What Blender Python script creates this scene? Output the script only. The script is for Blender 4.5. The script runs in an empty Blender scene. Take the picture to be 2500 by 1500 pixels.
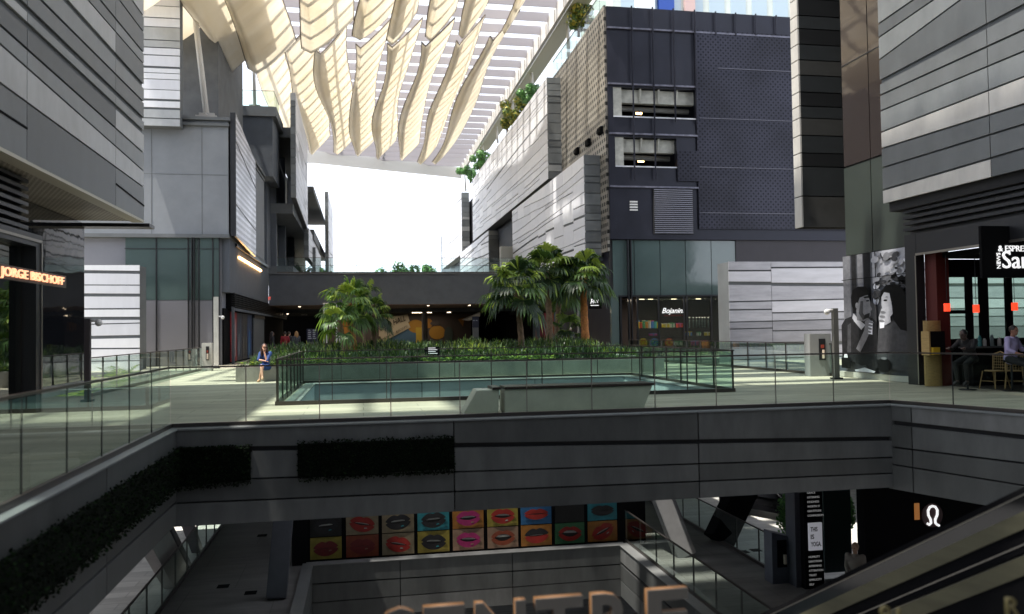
import bpy, bmesh, math, random
from mathutils import Vector, Matrix
sc = bpy.context.scene
COL = sc.collection
# ---------------------------------------------------------------- camera
F = 1970.0
PIT, ROL = math.radians(1.65), math.radians(0.82)
EYE = Vector((0, 0, 1.64))
cam = bpy.data.objects.new("camera", bpy.data.cameras.new("camera"))
COL.objects.link(cam)
cam.data.sensor_width = 36
cam.data.lens = 36 * F / 2500
cam.data.clip_start = 0.05
cam.data.clip_end = 3000
cam.matrix_world = Matrix.Translation(EYE) @ Matrix.Rotation(math.pi / 2 + PIT, 4, 'X') @ Matrix.Rotation(-ROL, 4, 'Z')
sc.camera = cam
cam.data.dof.use_dof = True
cam.data.dof.focus_distance = 26
cam.data.dof.aperture_fstop = 0.9
# ---------------------------------------------------------------- sky, sun, exposure
AZ = math.radians(10.5)
CA, SA = math.cos(AZ), math.sin(AZ)
def G(u, v, z=0.0):
    """street grid (u across, v along the street) to world"""
    return Vector((u * CA - v * SA, u * SA + v * CA, z))
LIGHT = G(0.32, 0.09, -1.0).normalized()
sd = bpy.data.lights.new("sun", 'SUN')
sd.energy = 5.0
sd.angle = math.radians(1.0)
sd.color = (1.0, 0.95, 0.86)
sun = bpy.data.objects.new("sun", sd)
COL.objects.link(sun)
sun.rotation_euler = LIGHT.to_track_quat('-Z', 'Y').to_euler()
sun.location = (0, 0, 60)
w = bpy.data.worlds.new("World")
sc.world = w
w.use_nodes = True
nt = w.node_tree
sky = nt.nodes.new("ShaderNodeTexSky")
sky.sky_type = 'NISHITA'
sky.sun_disc = False
sky.sun_elevation = math.asin(-LIGHT.z)
sky.sun_rotation = math.atan2(-LIGHT.x, -LIGHT.y)
sky.air_density = 1.0
sky.dust_density = 1.0
sky.ozone_density = 1.0
bg = nt.nodes["Background"]
bg.inputs[1].default_value = 0.125
# thin bright cloud veil over the blue sky
ramp = nt.nodes.new("ShaderNodeHueSaturation")
ramp.inputs['Saturation'].default_value = 0.45
nt.links.new(sky.outputs[0], ramp.inputs['Color'])
tc = nt.nodes.new("ShaderNodeTexCoord"); sp = nt.nodes.new("ShaderNodeSeparateXYZ"); nt.links.new(tc.outputs['Generated'], sp.inputs[0])
mr = nt.nodes.new("ShaderNodeMapRange"); mr.inputs[1].default_value = 0.0; mr.inputs[2].default_value = 0.6; mr.inputs[3].default_value = 0.92; mr.inputs[4].default_value = 0.30
nt.links.new(sp.outputs[2], mr.inputs[0])
veil = nt.nodes.new("ShaderNodeMix"); veil.data_type = 'RGBA'; veil.inputs[7].default_value = (10.2, 10.9, 12.2, 1)
nt.links.new(mr.outputs[0], veil.inputs[0]); nt.links.new(ramp.outputs[0], veil.inputs[6]); nt.links.new(veil.outputs[2], bg.inputs[0])
sc.view_settings.view_transform = 'Standard'
sc.view_settings.look = 'None'
sc.view_settings.exposure = 0.8
sc.view_settings.gamma = 1.0
sc.cycles.max_bounces = 7
sc.cycles.diffuse_bounces = 3
sc.cycles.glossy_bounces = 3
sc.cycles.transparent_max_bounces = 24
sc.cycles.transmission_bounces = 4
sc.cycles.caustics_reflective = False
sc.cycles.caustics_refractive = False
sc.cycles.use_denoising = True
# ---------------------------------------------------------------- survey helpers
_f = Vector((0, math.cos(PIT), math.sin(PIT)))
_r0 = Vector((1, 0, 0)); _u0 = Vector((0, -math.sin(PIT), math.cos(PIT)))
_r = _r0 * math.cos(ROL) - _u0 * math.sin(ROL)
_u = _u0 * math.cos(ROL) + _r0 * math.sin(ROL)
def ray(px, py):
    return _f + _r * ((px - 1250) / F) - _u * ((py - 750) / F)
def onz(px, py, z):
    d = ray(px, py); return EYE + d * ((z - EYE.z) / d.z)
def uv(p):
    return (p.x * CA + p.y * SA, -p.x * SA + p.y * CA)
def onv(px, py, v):
    d = ray(px, py); e = uv(d); o = uv(EYE); t = (v - o[1]) / e[1]
    p = EYE + d * t; a = uv(p); return (a[0], p.z)
def onu(px, py, u):
    d = ray(px, py); e = uv(d); o = uv(EYE); t = (u - o[0]) / e[0]
    p = EYE + d * t; a = uv(p); return (a[1], p.z)
def atd(px, py, dep):
    return EYE + ray(px, py) * dep
R = random.Random(7)
# ---------------------------------------------------------------- mesh builder
class MB:
    def __init__(s): s.v = []; s.f = []; s.m = []
    def add(s, pts, faces, m=0):
        b = len(s.v); s.v += [Vector(p) for p in pts]
        for f in faces: s.f.append([b + i for i in f]); s.m.append(m)
        return s
    def quad(s, a, b, c, d, m=0): return s.add([a, b, c, d], [(0, 1, 2, 3)], m)
    def hexa(s, p, m=0):
        return s.add(p, [(0, 3, 2, 1), (4, 5, 6, 7), (0, 1, 5, 4), (1, 2, 6, 5), (2, 3, 7, 6), (3, 0, 4, 7)], m)
    def box(s, u0, u1, v0, v1, z0, z1, m=0):
        if u0 > u1: u0, u1 = u1, u0
        if v0 > v1: v0, v1 = v1, v0
        if z0 > z1: z0, z1 = z1, z0
        return s.hexa([G(u0, v0, z0), G(u1, v0, z0), G(u1, v1, z0), G(u0, v1, z0),
                       G(u0, v0, z1), G(u1, v0, z1), G(u1, v1, z1), G(u0, v1, z1)], m)
    def beam(s, p, q, a, b, m=0, up=Vector((0, 0, 1)), top=None):
        """square-section bar from p to q; a wide, b high"""
        p = Vector(p); q = Vector(q); d = (q - p).normalized()
        x = d.cross(up)
        if x.length < 1e-4: x = d.cross(Vector((0, 1, 0)))
        x.normalize(); y = x.cross(d).normalized()
        a2, b2 = top if top else (a, b)
        P = [p - x * a / 2 - y * b / 2, p + x * a / 2 - y * b / 2, p + x * a / 2 + y * b / 2, p - x * a / 2 + y * b / 2,
             q - x * a2 / 2 - y * b2 / 2, q + x * a2 / 2 - y * b2 / 2, q + x * a2 / 2 + y * b2 / 2, q - x * a2 / 2 + y * b2 / 2]
        return s.hexa(P, m)
    def tube(s, pts, r, n=8, m=0, cap=True):
        pts = [Vector(p) for p in pts]; b = len(s.v); k = len(pts)
        rs = r if isinstance(r, (list, tuple)) else [r] * k
        px = None
        for i, p in enumerate(pts):
            d = (pts[min(i + 1, k - 1)] - pts[max(i - 1, 0)]).normalized()
            if px is None:
                px = d.cross(Vector((0, 0, 1)))
                if px.length < 1e-3: px = d.cross(Vector((0, 1, 0)))
            x = (px - d * px.dot(d)).normalized(); px = x; y = d.cross(x)
            for j in range(n):
                t = 2 * math.pi * j / n
                s.v.append(p + (x * math.cos(t) + y * math.sin(t)) * rs[i])
        for i in range(k - 1):
            for j in range(n):
                a = b + i * n + j; c = b + i * n + (j + 1) % n
                s.f.append([a, c, c + n, a + n]); s.m.append(m)
        if cap:
            s.f.append([b + j for j in reversed(range(n))]); s.m.append(m)
            s.f.append([b + (k - 1) * n + j for j in range(n)]); s.m.append(m)
        return s
    def prism(s, pts, ext, m=0):
        """closed polygon pts (world) extruded by vector ext"""
        pts = [Vector(p) for p in pts]; n = len(pts); e = Vector(ext)
        P = pts + [p + e for p in pts]
        F_ = [list(range(n)), [n + i for i in reversed(range(n))]]
        F_ += [[i, n + i, n + (i + 1) % n, (i + 1) % n] for i in range(n)]
        return s.add(P, F_, m)
    def ball(s, c, rx, ry, rz, m=0, a=10, b=7):
        P = [Vector(c) + Vector((0, 0, rz))]; F_ = []
        for i in range(1, b):
            t = math.pi * i / b
            for j in range(a):
                q = 2 * math.pi * j / a
                P.append(Vector(c) + Vector((rx * math.sin(t) * math.cos(q), ry * math.sin(t) * math.sin(q), rz * math.cos(t))))
        P.append(Vector(c) - Vector((0, 0, rz)))
        for j in range(a): F_.append((0, 1 + j, 1 + (j + 1) % a))
        for i in range(b - 2):
            for j in range(a):
                p = 1 + i * a + j; q = 1 + i * a + (j + 1) % a
                F_.append((p, p + a, q + a, q))
        k = len(P) - 1
        for j in range(a): F_.append((k, k - a + (j + 1) % a, k - a + j))
        return s.add(P, F_, m)
    def build(s, name, mats, parent=None, smooth=False, bev=0):
        off = Vector(parent['org']) if parent is not None and 'org' in parent else Vector((0, 0, 0))
        me = bpy.data.meshes.new(name)
        me.from_pydata([v - off for v in s.v], [], s.f)
        if not isinstance(mats, (list, tuple)): mats = [mats]
        for m in mats: me.materials.append(m)
        me.polygons.foreach_set("material_index", s.m)
        if smooth: me.polygons.foreach_set("use_smooth", [True] * len(s.f))
        me.update()
        ul = me.uv_layers.new(name="UVMap")
        buf = [0.0] * (2 * len(me.loops)); co = s.v
        for p in me.polygons:
            n = p.normal; ax = 0
            if abs(n.z) < 0.75:
                t = Vector((-n.y, n.x, 0)).normalized(); ax = 1
            for li in p.loop_indices:
                c = co[me.loops[li].vertex_index]
                if ax: buf[2 * li] = c.dot(t); buf[2 * li + 1] = c.z
                else:
                    buf[2 * li] = c.x * CA + c.y * SA; buf[2 * li + 1] = -c.x * SA + c.y * CA
        ul.data.foreach_set("uv", buf)
        o = bpy.data.objects.new(name, me)
        COL.objects.link(o)
        if parent is not None: o.parent = parent
        o['org'] = list(off)
        if bev:
            bm = bmesh.new(); bm.from_mesh(me)
            bmesh.ops.bevel(bm, geom=[e for e in bm.edges if e.calc_face_angle(0) > 0.6], offset=bev, segments=2, affect='EDGES')
            bm.to_mesh(me); bm.free()
        return o
def tag(o, label=None, cat=None, group=None, kind=None):
    if label: o['label'] = label
    if cat: o['category'] = cat
    if group: o['group'] = group
    if kind: o['kind'] = kind
    return o
def thing(name, label, cat, loc=(0, 0, 0), group=None):
    o = bpy.data.objects.new(name, None); COL.objects.link(o)
    o.empty_display_size = 0.2
    o.location = loc; o['org'] = list(loc)
    return tag(o, label, cat, group)
def struct(name, mb, mats, label=None, **k):
    return tag(mb.build(name, mats, None, **k), label, None, None, 'structure')
def dup(root, loc, rz=None, label=None):
    r = root.copy(); COL.objects.link(r); r.location = loc
    if rz is not None: r.rotation_euler = (0, 0, rz)
    if label: r['label'] = label
    for ch in list(root.children):
        c = ch.copy(); COL.objects.link(c); c.parent = r
        for g in ch.children:
            d = g.copy(); COL.objects.link(d); d.parent = c
    return r
# ---------------------------------------------------------------- materials
MATS = {}
def mat(name, col, rough=0.6, metal=0.0, var=0.0, vs=3.0, bump=0.0, bs=40.0, emit=0.0, ecol=None, spec=0.5, stretch=None):
    if name in MATS: return MATS[name]
    m = bpy.data.materials.new(name); m.use_nodes = True
    n = m.node_tree.nodes; l = m.node_tree.links; b = n["Principled BSDF"]
    c = (*col, 1)
    b.inputs['Base Color'].default_value = c
    b.inputs['Roughness'].default_value = rough
    b.inputs['Metallic'].default_value = metal
    b.inputs['Specular IOR Level'].default_value = spec
    if emit:
        b.inputs['Emission Color'].default_value = (*(ecol or col), 1)
        b.inputs['Emission Strength'].default_value = emit
    if var or bump:
        uvn = n.new("ShaderNodeUVMap"); mp = n.new("ShaderNodeMapping")
        l.new(uvn.outputs[0], mp.inputs[0])
        if stretch: mp.inputs['Scale'].default_value = (stretch[0], stretch[1], 1)
    if var:
        t = n.new("ShaderNodeTexNoise"); t.inputs['Scale'].default_value = vs; t.inputs['Detail'].default_value = 6
        t.inputs['Roughness'].default_value = 0.62
        l.new(mp.outputs[0], t.inputs['Vector'])
        mr = n.new("ShaderNodeMapRange"); mr.inputs[1].default_value = 0.3; mr.inputs[2].default_value = 0.7
        mr.inputs[3].default_value = 1 - var; mr.inputs[4].default_value = 1 + var
        l.new(t.outputs[0], mr.inputs[0])
        mx = n.new("ShaderNodeMix"); mx.data_type = 'RGBA'; mx.blend_type = 'MULTIPLY'; mx.inputs[0].default_value = 1
        mx.inputs[6].default_value = c; l.new(mr.outputs[0], mx.inputs[7]); l.new(mx.outputs[2], b.inputs['Base Color'])
        rr = n.new("ShaderNodeMapRange"); rr.inputs[3].default_value = max(rough - 0.12 * min(1, var * 3), 0.02); rr.inputs[4].default_value = min(rough + 0.1, 1)
        l.new(t.outputs[0], rr.inputs[0]); l.new(rr.outputs[0], b.inputs['Roughness'])
    if bump:
        t2 = n.new("ShaderNodeTexNoise"); t2.inputs['Scale'].default_value = bs; t2.inputs['Detail'].default_value = 3
        l.new(mp.outputs[0], t2.inputs['Vector'])
        bp = n.new("ShaderNodeBump"); bp.inputs['Strength'].default_value = bump; bp.inputs['Distance'].default_value = 0.02
        l.new(t2.outputs[0], bp.inputs['Height']); l.new(bp.outputs[0], b.inputs['Normal'])
    MATS[name] = m
    return m
def glassmat(name, tint, refl=0.25, rough=0.01, ior=1.45):
    m = bpy.data.materials.new(name); m.use_nodes = True
    n = m.node_tree.nodes; l = m.node_tree.links; n.clear()
    o = n.new("ShaderNodeOutputMaterial"); t = n.new("ShaderNodeBsdfTransparent"); g = n.new("ShaderNodeBsdfGlossy")
    t.inputs[0].default_value = (*tint, 1); g.inputs['Roughness'].default_value = rough
    g.inputs[0].default_value = (0.9, 0.97, 0.95, 1)
    fr = n.new("ShaderNodeFresnel"); fr.inputs[0].default_value = ior
    mm = n.new("ShaderNodeMath"); mm.operation = 'MULTIPLY'; mm.inputs[1].default_value = refl
    mx = n.new("ShaderNodeMixShader")
    l.new(fr.outputs[0], mm.inputs[0]); l.new(mm.outputs[0], mx.inputs[0])
    l.new(t.outputs[0], mx.inputs[1]); l.new(g.outputs[0], mx.inputs[2]); l.new(mx.outputs[0], o.inputs[0])
    return m
M_RAILGLASS = glassmat("rail_glass", (0.88, 0.955, 0.925), 0.32)
M_CLEAR = glassmat("clear_glass", (0.92, 0.97, 0.965), 1.1)
M_SHOP = glassmat("shop_glass", (0.68, 0.72, 0.69), 2.4, 0.01, 1.5)
P = [mat("panel_a", (0.225, 0.24, 0.245), 0.42, 0.35, 0.14, 1.1, 0.07, 2, stretch=(1.3, 0.6)),
     mat("panel_b", (0.165, 0.176, 0.18), 0.45, 0.35, 0.14, 1.1, 0.07, 2, stretch=(1.3, 0.6)),
     mat("panel_c", (0.42, 0.43, 0.43), 0.42, 0.35, 0.14, 1.1, 0.07, 2, stretch=(1.3, 0.6)),
     mat("panel_d", (0.12, 0.13, 0.135), 0.45, 0.35, 0.14, 1.1, 0.07, 2, stretch=(1.3, 0.6)),
     mat("panel_e", (0.62, 0.60, 0.56), 0.45, 0.2, 0.14, 1.1, 0.07, 2, stretch=(1.3, 0.6))]
PF = [mat("fascia_a", (0.13, 0.137, 0.137), 0.42, 0.35, 0.22, 1.3, 0.08, 3, stretch=(1.6, 0.5)), mat("fascia_b", (0.095, 0.10, 0.10), 0.42, 0.35, 0.22, 1.3, 0.08, 3, stretch=(1.6, 0.5)),
      mat("fascia_c", (0.20, 0.205, 0.205), 0.42, 0.35, 0.22, 1.3, 0.08, 3, stretch=(1.6, 0.5))]
PM_ = [mat("silver_panel_a", (0.38, 0.38, 0.42), 0.4, 0.3, 0.18, 1.2, 0.08, 2, stretch=(.6, 3)), mat("silver_panel_b", (0.26, 0.26, 0.29), 0.4, 0.3, 0.18, 1.2, 0.08, 2, stretch=(.6, 3)),
       mat("silver_panel_c", (0.54, 0.54, 0.59), 0.4, 0.3, 0.1, 1.2, 0.08, 2, stretch=(.6, 3)), mat("silver_panel_d", (0.15, 0.15, 0.17), 0.4, 0.3, 0.1, 1.2, 0.08, 2, stretch=(.6, 3))]
PW = [mat("white_panel_a", (0.76, 0.77, 0.82), 0.45, 0.05, 0.05, 1.5, 0.04, 3, stretch=(2, 0.4)),
      mat("white_panel_b", (0.70, 0.71, 0.76), 0.45, 0.05, 0.05, 1.5, 0.04, 3, stretch=(2, 0.4)),
      mat("white_panel_c", (0.82, 0.83, 0.87), 0.45, 0.05, 0.05, 1.5, 0.04, 3, stretch=(2, 0.4)),
      mat("white_panel_d", (0.50, 0.50, 0.53), 0.45, 0.05, 0.05, 1.5, 0.04, 3, stretch=(2, 0.4))]
M_BACK = mat("joint_backing", (0.02, 0.02, 0.022), 0.8)
M_BLACK = mat("black_void", (0.006, 0.006, 0.007), 0.9, spec=0.1)
M_DARK = mat("dark_metal", (0.035, 0.036, 0.04), 0.4, 0.5)
M_CHAR = mat("charcoal_render", (0.10, 0.112, 0.132), 0.8, 0, 0.12, 1.2, 0.1, 60)
M_GREY = mat("grey_render", (0.24, 0.255, 0.275), 0.75, 0, 0.10, 0.8, 0.1, 60)
M_MGREY = mat("mid_grey_render", (0.14, 0.15, 0.158), 0.75, 0, 0.14, 0.9, 0.1, 60)
M_CONC = mat("concrete", (0.34, 0.335, 0.31), 0.8, 0, 0.22, 1.6, 0.15, 30)
M_PALEC = mat("pale_concrete", (0.50, 0.495, 0.45), 0.75, 0, 0.10, 2.0, 0.1, 30)
M_NAVY = mat("navy_metal", (0.018, 0.019, 0.030), 0.38, 0.4, 0.18, 0.7, 0.25, 1.6)
M_STEEL = mat("brushed_steel", (0.30, 0.28, 0.25), 0.35, 0.85)
M_BRONZE = mat("rail_metal", (0.10, 0.09, 0.085), 0.35, 0.8)
M_WHITE = mat("white_paint", (0.75, 0.74, 0.72), 0.5)
def paving(name, c, var, sx, sy, rough=0.6, big=0.35):
    m = bpy.data.materials.new(name); m.use_nodes = True
    n = m.node_tree.nodes; l = m.node_tree.links; b = n["Principled BSDF"]
    uvn = n.new("ShaderNodeUVMap")
    br = n.new("ShaderNodeTexBrick"); br.inputs['Scale'].default_value = 1
    br.inputs['Brick Width'].default_value = sx; br.inputs['Row Height'].default_value = sy
    br.inputs['Mortar Size'].default_value = 0.008; br.inputs['Bias'].default_value = 0
    br.inputs['Color1'].default_value = (*[x * (1 - var) for x in c], 1)
    br.inputs['Color2'].default_value = (*[x * (1 + var) for x in c], 1)
    br.inputs['Mortar'].default_value = (*[x * 0.45 for x in c], 1)
    l.new(uvn.outputs[0], br.inputs['Vector'])
    mp = n.new("ShaderNodeMapping"); mp.inputs['Scale'].default_value = (0.35, 1.6, 1); l.new(uvn.outputs[0], mp.inputs[0])
    t = n.new("ShaderNodeTexNoise"); t.inputs['Scale'].default_value = 1.1; t.inputs['Detail'].default_value = 8; t.inputs['Roughness'].default_value = 0.7
    l.new(mp.outputs[0], t.inputs['Vector'])
    mr = n.new("ShaderNodeMapRange"); mr.inputs[1].default_value = 0.3; mr.inputs[2].default_value = 0.7; mr.inputs[3].default_value = 1 - big; mr.inputs[4].default_value = 1 + big * 0.7
    l.new(t.outputs[0], mr.inputs[0])
    mx = n.new("ShaderNodeMix"); mx.data_type = 'RGBA'; mx.blend_type = 'MULTIPLY'; mx.inputs[0].default_value = 1
    l.new(br.outputs[0], mx.inputs[6]); l.new(mr.outputs[0], mx.inputs[7]); l.new(mx.outputs[2], b.inputs['Base Color'])
    rr = n.new("ShaderNodeMapRange"); rr.inputs[3].default_value = rough - 0.15; rr.inputs[4].default_value = rough + 0.2
    l.new(t.outputs[0], rr.inputs[0]); l.new(rr.outputs[0], b.inputs['Roughness'])
    return m
M_DECK = paving("deck_paving", (0.40, 0.37, 0.29), 0.10, 2.4, 0.6, 0.55, 0.4)
M_LOWER = paving("lower_paving", (0.20, 0.19, 0.18), 0.06, 2.4, 2.4, 0.4, 0.5)
M_STREET = paving("street_paving", (0.24, 0.23, 0.22), 0.15, 1.2, 0.15, 0.5, 0.4)
# ---------------------------------------------------------------- cladding of long shallow panels
def clad(mb, A, B, z0, z1, cols, rows, rng, wav=0.0, tones=5, thick=0.06, gap=0.035, brk=0.12, tw=None, merge=0.06, band=0.0):
    """panels on the vertical wall A->B (grid points), facing the right-hand side of A->B"""
    du, dv = B[0] - A[0], B[1] - A[1]; L = math.hypot(du, dv); du /= L; dv /= L
    nu, nv = dv, -du
    cs = [0.0] + (list(cols) if isinstance(cols, (list, tuple)) else [L * (i + 1) / cols for i in range(cols - 1)]) + [L]
    Z0 = z0 if callable(z0) else (lambda s: z0); Z1 = z1 if callable(z1) else (lambda s: z1)
    if isinstance(rows, (list, tuple)): bd = [(lambda s, r=r: r[0] + (r[1] - r[0]) * s) for r in rows]
    else:
        hs = [rng.uniform(0.6, 1.4) for _ in range(rows)]; tot = sum(hs); acc = 0; bd = []
        for h in hs[:-1]:
            acc += h; f = acc / tot; ph = rng.uniform(0, 6.3); k = rng.uniform(.7, 1.7); a = wav * rng.uniform(0.5, 1)
            bd.append(lambda s, f=f, ph=ph, k=k, a=a: Z0(s) + (Z1(s) - Z0(s)) * f + a * math.sin(ph + k * 3.1 * s))
    nr = len(bd) + 1
    tw = tw or [5, 4, 3, 2, 1]
    rowtone = [rng.choices(range(tones), tw[:tones])[0] for _ in range(nr)]
    gaps = [gap * rng.choice([0.5, 0.6, 0.7, 1.5]) for _ in range(nr + 1)]
    for c in range(len(cs) - 1):
        s0, s1 = cs[c] / L, cs[c + 1] / L; e = 0.012
        a0, a1 = cs[c] + e, cs[c + 1] - e
        sh = [rng.uniform(-0.16, 0.16) if rng.random() < brk else 0.0 for _ in range(nr)]
        sk = [rng.random() < merge for _ in range(nr)]
        lo0, lo1 = Z0(s0), Z0(s1); lg = 0
        for r in range(nr):
            if r < nr - 1:
                hi0, hi1 = bd[r](s0) + sh[r], bd[r](s1) + sh[r]
                if sk[r]: continue
                hg = gaps[r]
            else: hi0, hi1, hg = Z1(s0), Z1(s1), 0
            if hi0 - lo0 > 0.08 and hi1 - lo1 > 0.08:
                def pt(a, z, o): return G(A[0] + du * a + nu * o, A[1] + dv * a + nv * o, z)
                zz = [lo0 + lg, lo1 + lg, hi1 - hg, hi0 - hg]
                t = rowtone[r] if rng.random() < (0.6 if not band else band) else rng.choices(range(tones), tw[:tones])[0]
                mb.hexa([pt(a0, zz[0], 0), pt(a1, zz[1], 0), pt(a1, zz[2], 0), pt(a0, zz[3], 0),
                         pt(a0, zz[0], thick), pt(a1, zz[1], thick), pt(a1, zz[2], thick), pt(a0, zz[3], thick)], t)
                lo0, lo1 = hi0, hi1; lg = hg
    return mb
FONTC = {}
def text(name, body, org, xd, h, mt, parent, depth=0.02, yd=Vector((0, 0, 1)), shear=0.0, align='LEFT', squash=1.0, bold=0.0):
    cu = bpy.data.curves.new(name, 'FONT'); cu.body = body; cu.size = h / 0.72; cu.extrude = depth / 2; cu.shear = shear; cu.align_x = align; cu.offset = bold * h
    cu.resolution_u = 3
    tmp = bpy.data.objects.new("tmp", cu); COL.objects.link(tmp)
    dg = bpy.context.evaluated_depsgraph_get()
    me = bpy.data.meshes.new_from_object(tmp.evaluated_get(dg)); bpy.data.objects.remove(tmp)
    xd = Vector(xd).normalized() * squash; yd = Vector(yd).normalized(); zd = xd.cross(yd).normalized()
    Mx = Matrix(((xd.x, yd.x, zd.x, org[0]), (xd.y, yd.y, zd.y, org[1]), (xd.z, yd.z, zd.z, org[2]), (0, 0, 0, 1)))
    off = Vector(parent['org']) if parent is not None else Vector((0, 0, 0))
    me.transform(Matrix.Translation(-off) @ Mx)
    me.materials.clear(); me.materials.append(mt)
    o = bpy.data.objects.new(name, me); COL.objects.link(o)
    if parent is not None: o.parent = parent
    o['org'] = list(off)
    return o

def fitx(o, org, xd, width):
    """stretch lettering along xd so that it spans width"""
    off = Vector(o['org']); xd = Vector(xd).normalized(); a = Vector(org) - off
    t = [(v.co - a).dot(xd) for v in o.data.vertices]; lo, hi = min(t), max(t); k = width / (hi - lo)
    for v, q in zip(o.data.vertices, t): v.co += xd * ((q - lo) * k - q)
# ================================================================ floors
def slab(mb, us, vs, holes, z0, z1):
    def solid(i, j):
        if i < 0 or j < 0 or i >= len(us) - 1 or j >= len(vs) - 1: return False
        cu, cv = (us[i] + us[i + 1]) / 2, (vs[j] + vs[j + 1]) / 2
        return not any(h[0] < cu < h[1] and h[2] < cv < h[3] for h in holes)
    for i in range(len(us) - 1):
        for j in range(len(vs) - 1):
            if not solid(i, j): continue
            a, b, c, d = us[i], us[i + 1], vs[j], vs[j + 1]
            mb.quad(G(a, c, z1), G(b, c, z1), G(b, d, z1), G(a, d, z1))
            mb.quad(G(a, d, z0), G(b, d, z0), G(b, c, z0), G(a, c, z0), 1)
            if not solid(i - 1, j): mb.quad(G(a, c, z0), G(a, c, z1), G(a, d, z1), G(a, d, z0), 1)
            if not solid(i + 1, j): mb.quad(G(b, d, z0), G(b, d, z1), G(b, c, z1), G(b, c, z0), 1)
            if not solid(i, j - 1): mb.quad(G(b, c, z0), G(b, c, z1), G(a, c, z1), G(a, c, z0), 1)
            if not solid(i, j + 1): mb.quad(G(a, d, z0), G(a, d, z1), G(b, d, z1), G(b, d, z0), 1)
    return mb
PU0, PU1, PV0, PV1 = -1.7, 9.0, 19.4, 26.85       # opening in the middle of the deck
deck = MB()
slab(deck, [-30, -14.5, -7.5, -3.35, PU0, PU1, 10.7, 15.15, 19.5, 40], [-8, 15, PV0, 24.2, PV1, 34.8, 39.5, 60, 130],
     [(-3.35, 40, -8, 15), (PU0, PU1, PV0, PV1), (-14.5, -7.5, 24.2, 39.5), (15.15, 19.5, 24.2, 39.5)], -1.70, 0)
deck.prism([G(10.7, 15, 0), G(40, 15, 0), G(40, 6, 0), G(13.96, 6, 0)][::-1], (0, 0, -1.70))
struct("deck", deck, [M_DECK, M_CHAR])
# storey below: walkways round a lower opening
LZ = -5.5
low = MB()
slab(low, [-30, -5.3, -1.7, 8.15, 11.8, 30], [-8, 4, 19.0, 21, 25.0, 36, 60, 100],
     [(-30, -5.3, -8, 60), (-1.7, 8.15, 4, 25.0), (11.8, 30, 21, 60), (-5.3, 11.8, -8, 4)], LZ - 0.9, LZ)
struct("lower_walkway", low, [M_LOWER, M_CHAR])
gf = MB().quad(G(-400, -60, -11), G(400, -60, -11), G(400, 900, -11), G(-400, 900, -11))
struct("ground", gf, M_STREET)
lt = MB().box(-16, -5.9, 20, 46, -7.3, -7.0).box(12.0, 40, 21.1, 60, -7.3, -7.0)
struct("lower_street", lt, paving("street_pale", (.62, .61, .58), .1, 1.2, .6, .6, .25))

# ================================================================ edge fascias of the decks
def fascia(label, segs, zt, zb, seed, rows=None, cat="parapet wall", nm="deck_fascia", coping=True, pal=None):
    rng = random.Random(seed)
    A0 = segs[0][0]
    t = thing(nm, label, cat, G(A0[0], A0[1], zb))
    mb = MB(); bk = MB(); cp = MB()
    for A, B, cols in segs:
        L = math.hypot(B[0] - A[0], B[1] - A[1]); du, dv = (B[0] - A[0]) / L, (B[1] - A[1]) / L; nu, nv = dv, -du
        clad(mb, (A[0] + nu * .1, A[1] + nv * .1), (B[0] + nu * .1, B[1] + nv * .1), zb, zt - .02, cols, rows or [(zb + .42, zb + .46), (zb + .88, zb + .85), (zb + 1.36, zb + 1.4)], rng, tones=3, tw=[5, 4, 1], brk=0.0, merge=0.0, gap=.03, band=.45)
        q = lambda s, o, z: G(A[0] + du * s + nu * o, A[1] + dv * s + nv * o, z)
        bk.hexa([q(0, 0.003, zb + .02), q(L, 0.003, zb + .02), q(L, .098, zb + .02), q(0, .098, zb + .02),
                 q(0, 0.003, zt - .03), q(L, 0.003, zt - .03), q(L, .098, zt - .03), q(0, .098, zt - .03)])
        cp.hexa([q(-.02, -.12, zt + .004), q(L + .02, -.12, zt + .004), q(L + .02, .19, zt - .012), q(-.02, .19, zt - .012),
                 q(-.02, -.12, zt + .03), q(L + .02, -.12, zt + .03), q(L + .02, .19, zt + .012), q(-.02, .19, zt + .012)])
    mb.build("cladding", pal or PF, t); bk.build("backing", M_BACK, t)
    if coping: cp.build("coping", P[0] if zt == 0 else PF[2], t)
    return t
fascia("grey panelled fascia across the near edge of the deck, below the long glass railing",
       [((-3.35, 15.0), (10.7, 15.0), [4.98, 9.75])], 0, -1.66, 3, rows=[(-1.26, -1.38), (-.88, -1.06), (-.34, -.68)])
fascia("grey panelled fascia with pale coping, left, running towards the viewer",
       [((-3.35, 2.0), (-3.35, 15.0), [3.5, 9.0])], 0, -1.62, 4, rows=[(-1.24, -1.24), (-.42, -.42)])
fascia("grey panelled fascia slanting away at the far right edge of the deck",
       [((10.7, 15.0), (13.96, 6.0), [0.55, 5.0])], 0, -1.70, 6, rows=[(-1.2, -1.3), (-.85, -.8), (-.35, -.45)])
fascia("blue grey panelled lining of the opening in the middle of the deck",
       [((PU0, PV1), (PU1, PV1), [3.6, 7.4]), ((PU1, PV1), (PU1, PV0), [3.5]), ((PU0, PV0), (PU0, PV1), [3.5])], 0.0, -1.70, 8, rows=[(-1.2, -1.1), (-.55, -.6)], nm="opening_fascia", pal=[mat("aqua_panel_a", (.52, .62, .64), .45, .1, .1, 1.3), mat("aqua_panel_b", (.46, .55, .58), .45, .1, .1, 1.3), mat("aqua_panel_c", (.52, .58, .60), .45, .1, .1, 1.3)])
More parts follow.
